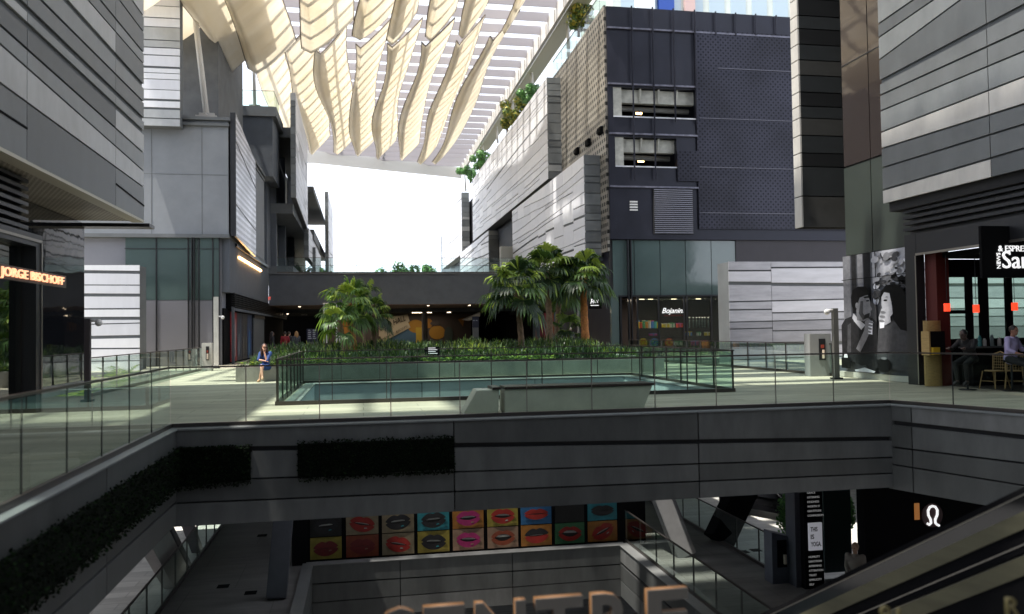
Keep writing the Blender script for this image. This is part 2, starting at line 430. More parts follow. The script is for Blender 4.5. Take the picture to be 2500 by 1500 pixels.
fascia("grey panelled fascia round the lower floor opening under the mouth posters",
       [((-1.7, 25.0), (8.15, 25.0), [2.75, 6.2]), ((8.15, 25.0), (8.15, 9.0), [2.0, 6, 10]), ((-1.7, 9.0), (-1.7, 25.0), [8])], LZ + .25, LZ - 1.35, 9, rows=[(LZ - .85, LZ - .8), (LZ - .3, LZ - .35)], nm="lower_fascia")
# ivy strips fixed over the fascia
def leafmass(mb, pts_fn, n, size, rng, mats=3, up=0.3):
    for _ in range(n):
        p, nn = pts_fn()
        a = Vector((rng.gauss(0, 1), rng.gauss(0, 1), rng.gauss(0, .7))).normalized()
        a = (a + nn * .6).normalized(); b = a.cross(Vector((rng.gauss(0, 1), rng.gauss(0, 1), rng.gauss(0, 1)))).normalized()
        s = size * rng.uniform(.6, 1.3)
        c = p + a * s
        mb.add([p, p + a * s * .5 + b * s * .35, c, p + a * s * .5 - b * s * .35], [(0, 1, 2, 3)], rng.randrange(mats))
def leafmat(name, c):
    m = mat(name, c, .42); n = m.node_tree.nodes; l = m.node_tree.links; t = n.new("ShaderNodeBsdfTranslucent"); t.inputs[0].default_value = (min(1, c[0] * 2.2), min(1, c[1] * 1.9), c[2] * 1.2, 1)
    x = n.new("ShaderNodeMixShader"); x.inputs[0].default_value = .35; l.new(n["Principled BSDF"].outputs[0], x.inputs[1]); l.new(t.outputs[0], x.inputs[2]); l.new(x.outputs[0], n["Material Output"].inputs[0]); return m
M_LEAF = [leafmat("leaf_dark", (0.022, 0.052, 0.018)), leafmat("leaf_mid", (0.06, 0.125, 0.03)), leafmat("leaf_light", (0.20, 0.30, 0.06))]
M_IVY = [mat("ivy_a", (0.005, 0.010, 0.004), 0.8, spec=.1), mat("ivy_b", (0.010, 0.024, 0.007), 0.8, spec=.1), mat("ivy_c", (0.002, 0.004, 0.002), 0.8, spec=.1)]
def ivy(label, A, B, z0, z1, n, seed):
    rng = random.Random(seed); mb = MB()
    L = math.hypot(B[0] - A[0], B[1] - A[1]); du, dv = (B[0] - A[0]) / L, (B[1] - A[1]) / L; nu, nv = dv, -du
    def q(s, o, z): return G(A[0] + du * s + nu * o, A[1] + dv * s + nv * o, z)
    Z0 = z0 if callable(z0) else (lambda s: z0); Z1 = z1 if callable(z1) else (lambda s: z1)
    k = 12
    for i in range(k):
        s0, s1 = L * i / k, L * (i + 1) / k
        mb.hexa([q(s0, .165, Z0(i / k) + .03), q(s1, .165, Z0((i + 1) / k) + .03), q(s1, .23, Z0((i + 1) / k) + .05), q(s0, .23, Z0(i / k) + .05),
                 q(s0, .165, Z1(i / k) - .03), q(s1, .165, Z1((i + 1) / k) - .03), q(s1, .23, Z1((i + 1) / k) - .05), q(s0, .23, Z1(i / k) - .05)], 2)
    N = G(nu, nv, 0)
    def fn():
        s = rng.uniform(0, L); f = s / L; z = rng.uniform(Z0(f) - .03, Z1(f) + .02); return q(s, rng.uniform(.2, .235), z), N
    leafmass(mb, fn, int(n * 1.4), .042, rng)
    return tag(mb.build("ivy_panel", M_IVY), label, "climbing plant", "living wall strips on the deck fascia")
ivy("dark ivy strip on the near fascia between the left corner and the bare panel", (-3.3, 15), (-1.95, 15), lambda s: -1.02 + .07 * s, -.31, 2600, 1)
ivy("long dark ivy strip in the middle of the near fascia, right of the bare panel", (-1.15, 15), (1.63, 15), lambda s: -.95 + .03 * s, -.29, 4500, 2)
ivy("deep dark ivy strip on the left fascia running towards the viewer", (-3.35, 2.4), (-3.35, 14.9), lambda s: -.97, lambda s: -.31, 9000, 3)

# ================================================================ glass railings
def railing(label, pts, z, h, sp, posts=True, group=None, basec=M_BRONZE, hr=.03, cat="railing", gl=M_RAILGLASS, z_of=None):
    A0 = pts[0]; t = thing("glass_railing", label, cat, G(A0[0], A0[1], z), group)
    hand = MB(); ch = MB(); ps = []
    for k in range(len(pts) - 1):
        A, B = pts[k], pts[k + 1]; L = math.hypot(B[0] - A[0], B[1] - A[1]); du, dv = (B[0] - A[0]) / L, (B[1] - A[1]) / L
        hand.beam(G(A[0], A[1], z + h), G(B[0], B[1], z + h), hr * 1.6, hr)
        ch.beam(G(A[0], A[1], z + .045), G(B[0], B[1], z + .045), .07, .09)
        n = max(1, round(L / sp))
        for i in range(n):
            a, b = L * i / n + .012, L * (i + 1) / n - .012
            pa = (A[0] + du * a, A[1] + dv * a); pb = (A[0] + du * b, A[1] + dv * b)
            MB().beam(G(*pa, z + .09 + (h - .11) / 2), G(*pb, z + .09 + (h - .11) / 2), .012, h - .13).build("glass_panel", gl, t)
        if posts:
            for i in range(n + (1 if k == len(pts) - 2 else 0)):
                a = L * i / n; p = G(A[0] + du * a, A[1] + dv * a, 0); o = G(-dv, du, 0) * .03
                MB().beam(p + o + Vector((0, 0, z)), p + o + Vector((0, 0, z + h)), .045, .018, up=G(du, dv)).build("post", M_BRONZE, t)
        else:
            for i in range(1, n):
                a = L * i / n; p = G(A[0] + du * a, A[1] + dv * a, 0)
                MB().beam(p + Vector((0, 0, z + .09)), p + Vector((0, 0, z + h - .02)), .016, .016, up=G(du, dv)).build("glass_joint", M_DARK if k != 1 else M_STEEL, t)
    hand.build("handrail", M_BRONZE, t); ch.build("base_channel", basec, t)
    return t
railing("frameless glass railing along the near deck edge from left foreground to right", [(-3.33, 2.5), (-3.33, 15.03), (10.7, 15.03), (13.9, 6.2)], 0.0, 1.07, 1.28, posts=False)
railing("glass railing with flat metal posts round the opening in the middle of the deck", [(-1.95, 19.15), (9.25, 19.15), (9.25, 27.1), (-1.95, 27.1), (-1.95, 19.15)], 0.0, 1.05, 1.22)
railing("glass railing on the sunlit left side in front of the low palm leaves", [(-7.3, 23.6), (-7.3, 39.4)], 0.0, 1.05, 1.3)
railing("glass railing on the right in front of the pale banded wall", [(15.0, 23.9), (14.9, 31.0), (13.9, 41.0)], 0.0, 1.05, 1.3)
railing("dark glass railing on the lower floor at the left, by the bright slanted openings", [(-5.22, 9.0), (-5.22, 35.0)], LZ, 1.07, 1.5)
railing("dark glass railing on the lower floor right of the mouth posters", [(8.3, 25.2), (8.3, 9.0)], LZ + .25, 1.02, 1.35)
railing("dark glass railing at the outer right edge of the lower floor", [(11.65, 34.5), (11.65, 21.3)], LZ, 1.07, 1.5)
# ================================================================ facade materials
def perf(name, c1, c2, s, kind, rough=0.35, metal=0.6):
    """perforated or woven metal: real pattern of the sheet, laid out in metres"""
    m = bpy.data.materials.new(name); m.use_nodes = True
    n = m.node_tree.nodes; l = m.node_tree.links; b = n["Principled BSDF"]
    b.inputs['Roughness'].default_value = rough; b.inputs['Metallic'].default_value = metal
    u = n.new("ShaderNodeUVMap"); mp = n.new("ShaderNodeMapping"); mp.inputs['Scale'].default_value = (1 / s, 1 / s, 1)
    l.new(u.outputs[0], mp.inputs[0]); sx = n.new("ShaderNodeSeparateXYZ"); l.new(mp.outputs[0], sx.inputs[0])
    def M(op, a, b_=None):
        q = n.new("ShaderNodeMath"); q.operation = op
        for i, x in enumerate((a, b_)):
            if x is None: continue
            if isinstance(x, (int, float)): q.inputs[i].default_value = x
            else: l.new(x, q.inputs[i])
        return q.outputs[0]
    X, Y = sx.outputs[0], sx.outputs[1]
    if kind == 'dots':
        fx = M('SUBTRACT', M('FRACT', X), .5); fy = M('SUBTRACT', M('FRACT', Y), .5)
        r = M('SQRT', M('ADD', M('MULTIPLY', fx, fx), M('MULTIPLY', fy, fy)))
        ck = M('MODULO', M('ADD', M('FLOOR', X), M('FLOOR', Y)), 2.0); ck = M('ABSOLUTE', ck)
        sq = M('LESS_THAN', M('MAXIMUM', M('ABSOLUTE', fx), M('ABSOLUTE', fy)), .36)
        ring = M('LESS_THAN', M('ABSOLUTE', M('SUBTRACT', r, .34)), .07)
        hole = M('MAXIMUM', M('MULTIPLY', sq, ck), M('MULTIPLY', M('MULTIPLY', ring, M('SUBTRACT', 1.0, ck)), .6))
    else:  # weave: staggered short slits
        row = M('FLOOR', Y); off = M('MULTIPLY', M('ABSOLUTE', M('MODULO', row, 2.0)), .5)
        fx = M('FRACT', M('ADD', X, off)); fy = M('FRACT', Y)
        hole = M('MULTIPLY', M('LESS_THAN', M('ABSOLUTE', M('SUBTRACT', fx, .5)), .3), M('LESS_THAN', M('ABSOLUTE', M('SUBTRACT', fy, .5)), .26))
    big = n.new("ShaderNodeTexNoise"); big.inputs['Scale'].default_value = .35; big.inputs['Detail'].default_value = 4; l.new(u.outputs[0], big.inputs['Vector'])
    mr = n.new("ShaderNodeMapRange"); mr.inputs[1].default_value = .35; mr.inputs[2].default_value = .65; mr.inputs[3].default_value = .75; mr.inputs[4].default_value = 1.25; l.new(big.outputs[0], mr.inputs[0])
    mx = n.new("ShaderNodeMix"); mx.data_type = 'RGBA'; mx.inputs[6].default_value = (*c1, 1); mx.inputs[7].default_value = (*c2, 1); l.new(hole, mx.inputs[0])
    m2 = n.new("ShaderNodeMix"); m2.data_type = 'RGBA'; m2.blend_type = 'MULTIPLY'; m2.inputs[0].default_value = 1
    l.new(mx.outputs[2], m2.inputs[6]); l.new(mr.outputs[0], m2.inputs[7]); l.new(m2.outputs[2], b.inputs['Base Color'])
    return m
M_DOTS = perf("dotted_screen", (0.028, 0.028, 0.041), (0.004, 0.004, 0.008), 0.16, 'dots')
M_WEAVE = perf("woven_screen", (0.30, 0.28, 0.245), (0.02, 0.02, 0.018), 0.42, 'weave', .5, .3)
M_MESHW = perf("bright_mesh", (0.56, 0.56, 0.60), (0.10, 0.10, 0.12), 0.34, 'weave', .38, .5)
M_SOFF = perf("perforated_soffit", (0.36, 0.33, 0.28), (0.10, 0.09, 0.075), 0.12, 'weave', .6, .1)
M_TEALG = mat("teal_glass_cladding", (0.085, 0.125, 0.122), 0.06, 0.0, 0.1, .5, .25, .9, spec=.9)
M_DKGLASS = mat("dark_reflective_glass", (0.012, 0.013, 0.016), 0.03, 0, 0, spec=.9, bump=.25, bs=.7)
M_GREENP = mat("dark_green_panel", (0.035, 0.045, 0.038), 0.35, .1, .1, .6)
M_WARM = mat("warm_lamp", (1, .55, .2), .5, emit=9, ecol=(1, .55, .2))
M_WARM2 = mat("warm_dim", (.5, .27, .08), .6, emit=.25, ecol=(1, .5, .15))
M_LAMPW = mat("downlight", (1, .8, .55), .5, emit=3, ecol=(1, .8, .55))
M_REDL = mat("red_lamp", (.8, .05, .02), .4, emit=.8, ecol=(1, .06, .02))
M_EXIT = mat("exit_red", (.8, .08, .06), .5, emit=.7, ecol=(1, .1, .07))
M_WTXT = mat("white_lettering", (.8, .8, .8), .5, emit=.5, ecol=(1, 1, 1))
M_BROWN = mat("brown_metal", (.10, .075, .06), .5, .3)
M_RED = mat("dark_red_wall", (.10, .012, .008), .6)

def rectv(mb, x0, y0, x1, y1, v, th=0.05, m=0):
    """box whose viewer-side face at depth line v spans the surveyed rectangle"""
    ua, _ = onv(x0, (y0 + y1) / 2, v); ub, _ = onv(x1, (y0 + y1) / 2, v)
    _, za = onv((x0 + x1) / 2, y0, v); _, zb = onv((x0 + x1) / 2, y1, v)
    mb.box(ua, ub, v, v + th, zb, za, m); return ua, ub, zb, za
def recv(x0, y0, x1, y1, v):
    ua, _ = onv(x0, (y0 + y1) / 2, v); ub, _ = onv(x1, (y0 + y1) / 2, v)
    _, za = onv((x0 + x1) / 2, y0, v); _, zb = onv((x0 + x1) / 2, y1, v)
    return ua, ub, zb, za

# ================================================================ near left building
b = thing("panelled_building", "near left building with an overhanging box of wide grey metal strips over black shopfronts", "building", G(-6.7, 26.6, 0))
A, B = (-6.7, 8.0), (-6.7, 26.6)
vx0 = onu(0, 500, -6.7)[0]; j1 = onu(58, 300, -6.7)[0]; j2 = onu(277, 400, -6.7)[0]
pr = [(6.41, 6.23), (7.14, 6.74), (7.5, 7.3), (7.97, 7.95), (8.3, 8.35), (8.75, 8.9), (9.35, 9.4), (9.9, 10.1), (10.3, 10.45), (11.0, 11.1), (11.5, 11.6),
      (12.2, 12.3), (13.1, 12.9)]
k = (vx0 - 8) / (26.6 - 8)
rows = [(a - (bb - a) * k / (1 - k), bb) for a, bb in pr]
mb = MB(); clad(mb, A, B, 5.2, 13.8, [j1 - 8 - 5.0, j1 - 8, j2 - 8], rows, random.Random(24), tones=5, tw=[5, 4, 2, 1, 0], brk=0, merge=0, gap=.05, band=.6)
for a0, a1, zz in ((8.0 + .02, j1, (6.0, 5.86)), (j2, 26.58, (5.82, 5.66))):   # extra open joints in the bottom strip
    mb.beam(G(-6.63, a0, zz[0]), G(-6.63, a1, zz[1]), .012, .045, 5)
mb.build("cladding", P + [M_BLACK], b)
MB().box(-14.2, -6.705, 8, 26.62, 5.25, 13.8).build("wall", M_MGREY, b)
mb = MB().box(-8.9, -7.0, 8, 26.4, 5.16, 5.22)
mb.build("soffit", M_SOFF, b)
MB().box(-6.99, -6.64, 8, 26.62, 5.14, 5.215).box(-6.99, -6.7, 8, 26.6, 5.216, 5.24).build("soffit_edge", mat("cream_trim", (.50, .48, .40), .6), b)
# shopfronts below: louvres, black portal, glass beyond it
mb = MB().box(-14, -8.62, 8, 27.0, 0.01, 5.15)
mb.build("inner_wall", M_BLACK, b)
mb = MB()
for i in range(7): mb.box(-7.35, -7.2, 8, 19.3, 4.0 + i * .17, 4.08 + i * .17)
mb.box(-8.6, -7.36, 8, 19.32, 3.95, 5.14, 1); mb.build("louvres", [M_DARK, M_BLACK], b)
mb = MB().box(-8.6, -6.95, 19.05, 19.4, 0, 3.87).box(-8.6, -6.95, 8, 19.05, 3.6, 3.87).box(-6.945, -6.93, 19.30, 19.36, 0, 3.75, 1).box(-6.945, -6.93, 8, 19.36, 3.70, 3.76, 1)
mb.build("portal_frame", [M_DARK, M_STEEL], b)
MB().box(-8.5, -8.45, 19.42, 22.9, 0.3, 5.14).box(-8.5, -8.45, 22.96, 26.9, 0.3, 5.14).box(-8.5, -8.45, 22.905, 22.955, .3, 5.14).build("mirror_glass", M_DKGLASS, b)
MB().box(-8.6, -8.4, 19.42, 26.9, 0.0, 0.29).build("plinth", M_CONC, b)
mb = MB()
for i in range(5):
    z = .45 + i * .58; mb.box(-8.3, -7.9, 14.0, 17.3, z, z + .05, 0)
    for q in range(7):
        vv = 14.3 + q * .42; mb.box(-8.2, -7.95, vv, vv + .22, z + .055, z + .16 + .08 * R.random(), R.choice([1, 2, 0]))
mb.build("shoe_shelf", [M_WARM2, mat("leather_tan", (.30, .15, .06), .5), M_DARK], b)
MB().box(-7.25, -7.22, 8, 19.0, 0.02, 3.6).build("shop_glass", M_SHOP, b)
MB().box(-8.55, -6.5, 26.68, 27.3, 5.02, 5.13).build("canopy_slab", M_DARK, b)
# shop sign on a hanging beam
sg = thing("shop_sign", "brown hanging beam sign with glowing capital letters in front of the left black shopfront", "sign", G(-6.3, 15.0, 2.7))
MB().box(-6.36, -6.3, 13.0, 18.9, 2.69, 2.95).build("beam", M_BROWN, sg)
va, vb = onu(2, 655, -6.28)[0], onu(156, 690, -6.28)[0]
lt = text("lettering", "JORGE BISCHOFF", G(-6.28, va, 2.745), G(0, 1, 0), .17, mat("glow_letters", (1, .7, .45), .5, emit=.9, ecol=(1, .42, .22)), sg, .03)
fitx(lt, G(-6.28, va, 2.745), G(0, 1, 0), vb - va)
for vv in (13.6, 18.0): MB().box(-6.94, -6.361, vv, vv + .04, 2.80, 2.84).build("bracket", M_DARK, sg)

# ================================================================ left grey building
b = thing("grey_building", "pale grey rendered building on the left with a teal glass corner", "building", G(-7, 45, 0))
c0 = -7.0
MB().box(-24, c0, 45, 61, 6.85, 13.2).build("wall", M_GREY, b)
mb = MB()
for x in (112, 402): 
    uu = onv(x + 0, 500, 45)[0]
for x in (370, 493): 
    uu = onv(x, 400, 45)[0]; mb.box(uu - .012, uu + .012, 44.985, 44.998, 6.95, 13.1)
zz = onv(450, 426, 45)[1]; mb.box(-16, c0 - .01, 44.98, 44.99, zz - .012, zz + .012); mb.build("render_joint", M_MGREY, b)
MB().box(-24, c0 - .4, 45.3, 62, 0, 6.85).build("lower_wall", mat("lilac_grey_render", (0.26, 0.265, 0.30), .7, 0, .06, .8), b)
MB().box(-24.1, c0 + .05, 44.85, 61, 6.78, 6.97).build("string_course", M_MGREY, b)
MB().box(-17, c0 + .12, 44.75, 61, 13.05, 13.22).box(-17, c0 + .06, 44.8, 61, 12.75, 12.9).build("roof_edge", M_MGREY, b)
# teal glass corner (upper) and grey glass (lower) with mullions
ua, ub, zb, za = recv(305, 576, 534, 735, 45.1)
gl = MB(); gm = MB(); gz = za
xs = [305, 382, 460, 486, 520, 536]
for i in range(5):
    u0 = onv(xs[i], 650, 45.1)[0] + .03; u1 = onv(xs[i + 1], 650, 45.1)[0] - .03
    zc = onv(xs[i], 733, 45.1)[1]
    gl.box(u0, u1, 45.08, 45.14, zc, gz, 0); gl.box(u0, u1, 45.08, 45.14, 0.05, zc - .03, 1)
gl.build("curtain_glass", [M_TEALG, mat("lilac_grey_panel", (.20, .20, .225), .35, .1, .05, .5)], b)
for x in xs[1:]:
    uu = onv(x, 700, 45.1)[0]; gm.box(uu - .025, uu + .025, 45.03, 45.07, 0, gz)
zl = onv(400, 608, 45.1)[1]; gm.box(ua, ub, 45.04, 45.06, zl - .02, zl + .02)
uu = onv(473, 700, 45.1)[0]; gm.box(uu - .09, uu - .04, 44.9, 45.06, 0, gz); gm.box(uu + .02, uu + .07, 44.9, 45.06, 0, gz)
gm.build("mullion", M_DARK, b)
# tower behind the roof terrace
MB().box(-16, onv(533, 200, 50)[0], 50, 60, 13.2, 24).build("stair_tower", mat("tower_render", (.13, .135, .14), .85, 0, .2, 1.0, .15, 50), b)
# street side: charcoal wall, glow strip, louvres, black shopfront
ve = 63.5
MB().box(c0 - .4, c0 + .0, 45.3, ve, 3.9, 6.78).build("side_wall", M_CHAR, b)
MB().box(c0 + .01, c0 + .12, 47.2, ve - 1.0, 6.55, 6.72).build("ledge", M_DARK, b)
MB().box(c0 + .02, c0 + .1, 48.2, 58.5, 5.98, 6.1).build("light_strip", M_WARM, b)
mb = MB()
for i in range(7): mb.box(c0 - .1, c0 + .08, 46.5, 78, 3.15 + i * .12, 3.2 + i * .12)
mb.box(c0 - .4, c0 - .11, 46.5, 78, 3.0, 3.95, 1); mb.build("louvres", [M_DARK, M_BLACK], b)
MB().box(c0 - .5, c0 - .3, 45.31, 78, 0, 3.05).build("shopfront_wall", M_BLACK, b)
MB().box(c0 - .1, c0 + .04, 46.5, 46.7, 0, 3.15).box(c0 - .1, c0 + .04, 46.7, 78, 2.95, 3.1).build("shopfront_frame", M_CHAR, b)
# posters filling the shop windows
cols = [("dark red shop window poster with pale streaks on the left street wall", (.33, .03, .04)), ("second shop window poster, dark blue black with grey figures", (.03, .04, .06)),
        ("third shop window poster, near black with a thin pale figure", (.04, .04, .045)), ("fourth shop window poster with a bright blue patch", (.03, .06, .13))]
for i, (lb, c) in enumerate(cols):
    v0 = 47.2 + i * 2.15
    p = thing("window_poster", lb, "poster", G(c0 - .25, v0, .1), "posters along the left street wall")
    MB().box(c0 - .28, c0 - .22, v0, v0 + 2.05, .1, 2.9).build("sheet", mat("poster_base%d" % i, c, .45, 0, .5, 2.0, stretch=(2, .4)), p)
    mb = MB()
    for q in range(5):
        a = v0 + R.uniform(.1, 1.7); h = R.uniform(.8, 2.3); wd = R.uniform(.08, .3)
        mb.prism([G(c0 - .215, a, .3), G(c0 - .215, a + wd, .2 + .3), G(c0 - .215, a + wd * .8, .3 + h), G(c0 - .215, a + wd * .1, .2 + h)], G(.01, 0, 0), q % 3)
    mb.build("figure", [mat("pf%da" % i, [(.38, .2, .2), (.2, .22, .25), (.25, .24, .22), (.05, .2, .42)][i], .5), mat("pf%db" % i, [(.5, .38, .36), (.1, .14, .2), (.1, .1, .1), (.04, .1, .3)][i], .5), mat("pf%dc" % i, [(.22, .02, .03), (.3, .32, .34), (.05, .05, .05), (.3, .32, .3)][i], .5)], p)
sh = thing("roller_shutter", "grey ribbed folding shutter beside the shop posters on the left", "shutter", G(c0 - .2, 56, 0))
mb = MB()
for i in range(22): mb.box(c0 - .2, c0 - .12, 56.0 + i * .26, 56.17 + i * .26, .05, 2.7)
mb.build("slats", M_MGREY, sh); MB().box(c0 - .22, c0 - .08, 56, 61.8, 2.7, 2.92).build("head_rail", M_DARK, sh)

# bright mesh screen hung on the street side
def scr(name, label, u, v0, v1, zb0, zb1, zt0, zt1, m, th=.12, cat="screen", frame=True, lines=()):
    t = thing(name, label, cat, G(u, v0, min(zb0, zb1)))
    MB().hexa([G(u, v0, zb0), G(u + th, v0, zb0), G(u + th, v1, zb1), G(u, v1, zb1), G(u, v0, zt0), G(u + th, v0, zt0), G(u + th, v1, zt1), G(u, v1, zt1)]).build("mesh_panel", m, t)
    if frame:
        mb = MB(); mb.box(u - .15, u + th + .01, v0 - .12, v0 - .003, zb0, zt0)
        for f0, f1 in lines: mb.beam(G(u + th + .015, v0, f0), G(u + th + .015, v1, f1), .02, .05)
        mb.build("frame", M_DARK, t)
    return t
scr("metal_screen", "bright silver woven metal screen hanging on the left building's street side", c0 + .25, 45.15, 53.3, 6.9, 6.55, 13.55, 12.6, M_MESHW, lines=((12.0, 10.9), (8.6, 8.2)))
# ---- the roof volume behind: beam, bay, hanging panel strips
b = thing("terrace_building", "charcoal upper storeys on the left with deep balconies and a glass roof rail", "building", G(c0, 62, 0))
u1 = onv(642, 350, 61.5)[0]
mb = MB().box(-20, c0 + .6, 61.2, 66, 13.2, 17.6)
mb.build("upper_wall", M_CHAR, b)
MB().box(-20, c0 + .9, 61.0, 66.2, 17.6, 18.3).build("roof_beam", M_MGREY, b)
mb = MB().box(c0 - .3, c0 + 1.6, 66.2, 84, 17.3, 18.1).box(c0 - .3, c0 + 1.6, 66.2, 84, 11.2, 12.0).box(c0 - .3, c0 + 1.6, 66.2, 84, 6.3, 7.0)
mb.build("balcony_slab", M_MGREY, b)
MB().box(c0 - 3.2, c0 - .35, 66.3, 92, 6.9, 17.3).build("balcony_wall", M_CONC, b)
for vv in (66.25, 74, 83.2): MB().box(c0 - .3, c0 + .3, vv, vv + .7, 7.0, 17.3).build("pier", M_CHAR, b)
MB().box(c0 - .3, c0 + 2.2, 84.2, 110, 11.2, 12.2).box(c0 - .3, c0 + 2.2, 84.2, 110, 16.0, 16.6).build("far_slab", M_MGREY, b)
MB().box(c0 - 3, c0 - .35, 92.1, 110, 0, 15.9).build("far_wall", M_CONC, b)
mb = MB().box(c0 - .4, c0 - .1, 63.5, 66, 6.8, 13.19); mb.build("side_wall", M_CHAR, b)
railing("glass rail on the left roof terrace below the canopy strut", [(-11, 61.3), (c0 + .7, 61.3), (c0 + .7, 65)], 18.3, 1.25, 1.6, posts=False)
def panelbox(label, u, v0, v1, zb, zt, th, cols, rows, seed, pal=PW, face=-1, zb1=None, zt1=None, wav=.25, tw=None, nm="panel_screen", brk=.3, gap=.05, merge=.12):
    """panel-clad slab standing off a facade: long face towards the street, stack of end panels towards the viewer"""
    rng = random.Random(seed); t = thing(nm, label, "facade screen", G(u, v0, zb)); zb1 = zb if zb1 is None else zb1; zt1 = zt if zt1 is None else zt1
    mb = MB()
    zf = (lambda s: zb1 + (zb - zb1) * s) if face < 0 else (lambda s: zb + (zb1 - zb) * s)
    zg = (lambda s: zt1 + (zt - zt1) * s) if face < 0 else (lambda s: zt + (zt1 - zt) * s)
    if face < 0: clad(mb, (u, v1), (u, v0), zf, zg, cols, rows, rng, wav=wav, tones=4, tw=tw or [5, 4, 4, .5], brk=brk, merge=merge, gap=gap)
    else: clad(mb, (u, v0), (u, v1), zf, zg, cols, rows, rng, wav=wav, tones=4, tw=tw or [5, 4, 4, .5], brk=brk, merge=merge, gap=gap)
    mb.build("cladding", pal, t)
    s = -face; ue = u + s * th
    mb = MB(); a, bb = min(u + s * .0, ue), max(u, ue)
    clad(mb, (min(u - .06, ue), v0 - .003), (max(u + .06 if face > 0 else u, ue), v0 - .003), zb, zt, 1, rows, rng, tones=3, tw=[3, 3, 1], brk=0, merge=0, gap=gap * .8)
    mb.build("end_panels", P, t)
    MB().hexa([G(a, v0, zb + .02), G(bb, v0, zb + .02), G(bb, v1, zb1 + .02), G(a, v1, zb1 + .02), G(a, v0, zt - .02), G(bb, v0, zt - .02), G(bb, v1, zt1 - .02), G(a, v1, zt1 - .02)]).build("backing", M_MGREY, t)
    return t
panelbox("tall thin stack of panels seen edge-on at the left balconies under the canopy", c0 + 1.95, 64.5, 78, 12.2, 20.4, .35, 5, 12, 31, face=1, zb1=11.4, zt1=19.8)
panelbox("white panelled balcony front on the far left, curving under the balcony", c0 + 2.0, 78.3, 96, 8.8, 11.6, .4, 6, 5, 32, face=1)
panelbox("farthest thin stack of panels on the left side of the street", c0 + 3.1, 96.5, 112, 8.6, 18.2, .35, 5, 12, 33, face=1)
panelbox("small white panelled balcony front low on the left beside the thin stack", c0 + 2.3, 84.3, 95, 7.9, 10.4, .3, 4, 4, 34, face=1)

# pale banded wall box at the far left behind the railing
def bandwall(label, x0, x1, ytop, v, zb, rows, seed, cols, pal, depth=1.2, **k):
    ua, ub, _, za = recv(x0, ytop, x1, ytop + 100, v)
    za = onv((x0 + x1) / 2, ytop, v)[1]
    t = thing("banded_wall", label, "wall", G(ua, v, zb)); mb = MB()
    clad(mb, (ua, v), (ub, v), zb, za, cols, rows, random.Random(seed), tones=4, **k)
    mb.build("cladding", pal, t); MB().box(ua + .02, ub - .02, v + .003, v + depth, zb, za - .02).build("backing", M_MGREY, t)
    return ua, ub, za
PK = [PW[0], PW[1], PW[2], P[1]]
bandwall("low wall of pale horizontal metal bands at the left, in front of the grey building", 150, 342, 648, 41.2, -1.2, 12, 5, 1, PK, wav=.05, tw=[4, 3, 4, 2], brk=0, merge=0, gap=.05, band=1)
ua, ub, za = bandwall("wide wall of pale horizontal metal bands on the right, beside the black shop", 1778, 2560, 640, 36.0, -5, 16, 11, [2.2, 6.2, 10.5], PM_, wav=.08, tw=[4, 4, 4, 2], brk=.25, merge=0, gap=.055, band=.8)
# strip-clad upper box behind the near left building
ua, ub, zb, za = recv(330, 60, 440, 308, 44.2)
t = thing("panel_screen", "stack of pale bluish strips hanging on the left grey wall under the shade sails", "facade screen", G(ua, 44.2, zb)); mb = MB()
clad(mb, (ua, 44.2), (ub, 44.2), zb, za + 2, 1, 15, random.Random(3), tones=4, tw=[4, 3, 4, 2], brk=0, merge=0, gap=.04, band=1)
mb.build("cladding", [PW[0], PW[1], PW[2], P[2]], t); MB().box(ua, ub - .02, 44.203, 44.95, zb + .02, za + 2).build("backing", M_MGREY, t)
# ================================================================ right: charcoal block with the dotted metal screen
VB = 45.15
b = thing("screened_building", "tall dark blue grey metal building on the right with dotted screens and two open slots", "building", G(14.3, VB, 0))
uR = 31.0
uL = 14.27
_, _, zB, zT = recv(1491, 22, 1700, 580, VB)
S1 = recv(1497, 216, 1699, 287, VB); S2 = recv(1502, 336, 1652, 407, VB)
W = MB()
W.box(uL, uR, VB, VB + .3, S1[3], zT); W.box(uL, S1[0], VB, VB + .3, zB, S1[3] - .001); W.box(S1[1], uR, VB, VB + .3, zB, S1[3] - .001)
W.box(S1[0] + .001, S1[1] - .001, VB, VB + .3, S2[3], S1[2]); W.box(S2[1], S1[1] - .001, VB, VB + .3, zB, S2[3] - .001)
W.box(S2[0] + .001, S2[1] - .001, VB, VB + .3, zB, S2[2]); W.box(S1[0] + .001, S2[0], VB, VB + .3, zB, S2[3] - .001)
W.build("front_wall", M_NAVY, b)
MB().box(uL + .02, uR, VB + 5, VB + 13.5, 0, zT - .1).box(uL + .02, uR, VB + .31, VB + 5, zT - .4, zT - .1).box(uL + .02, uL + .3, VB + .31, VB + 5, 0, zT - .5).build("wall", M_NAVY, b)
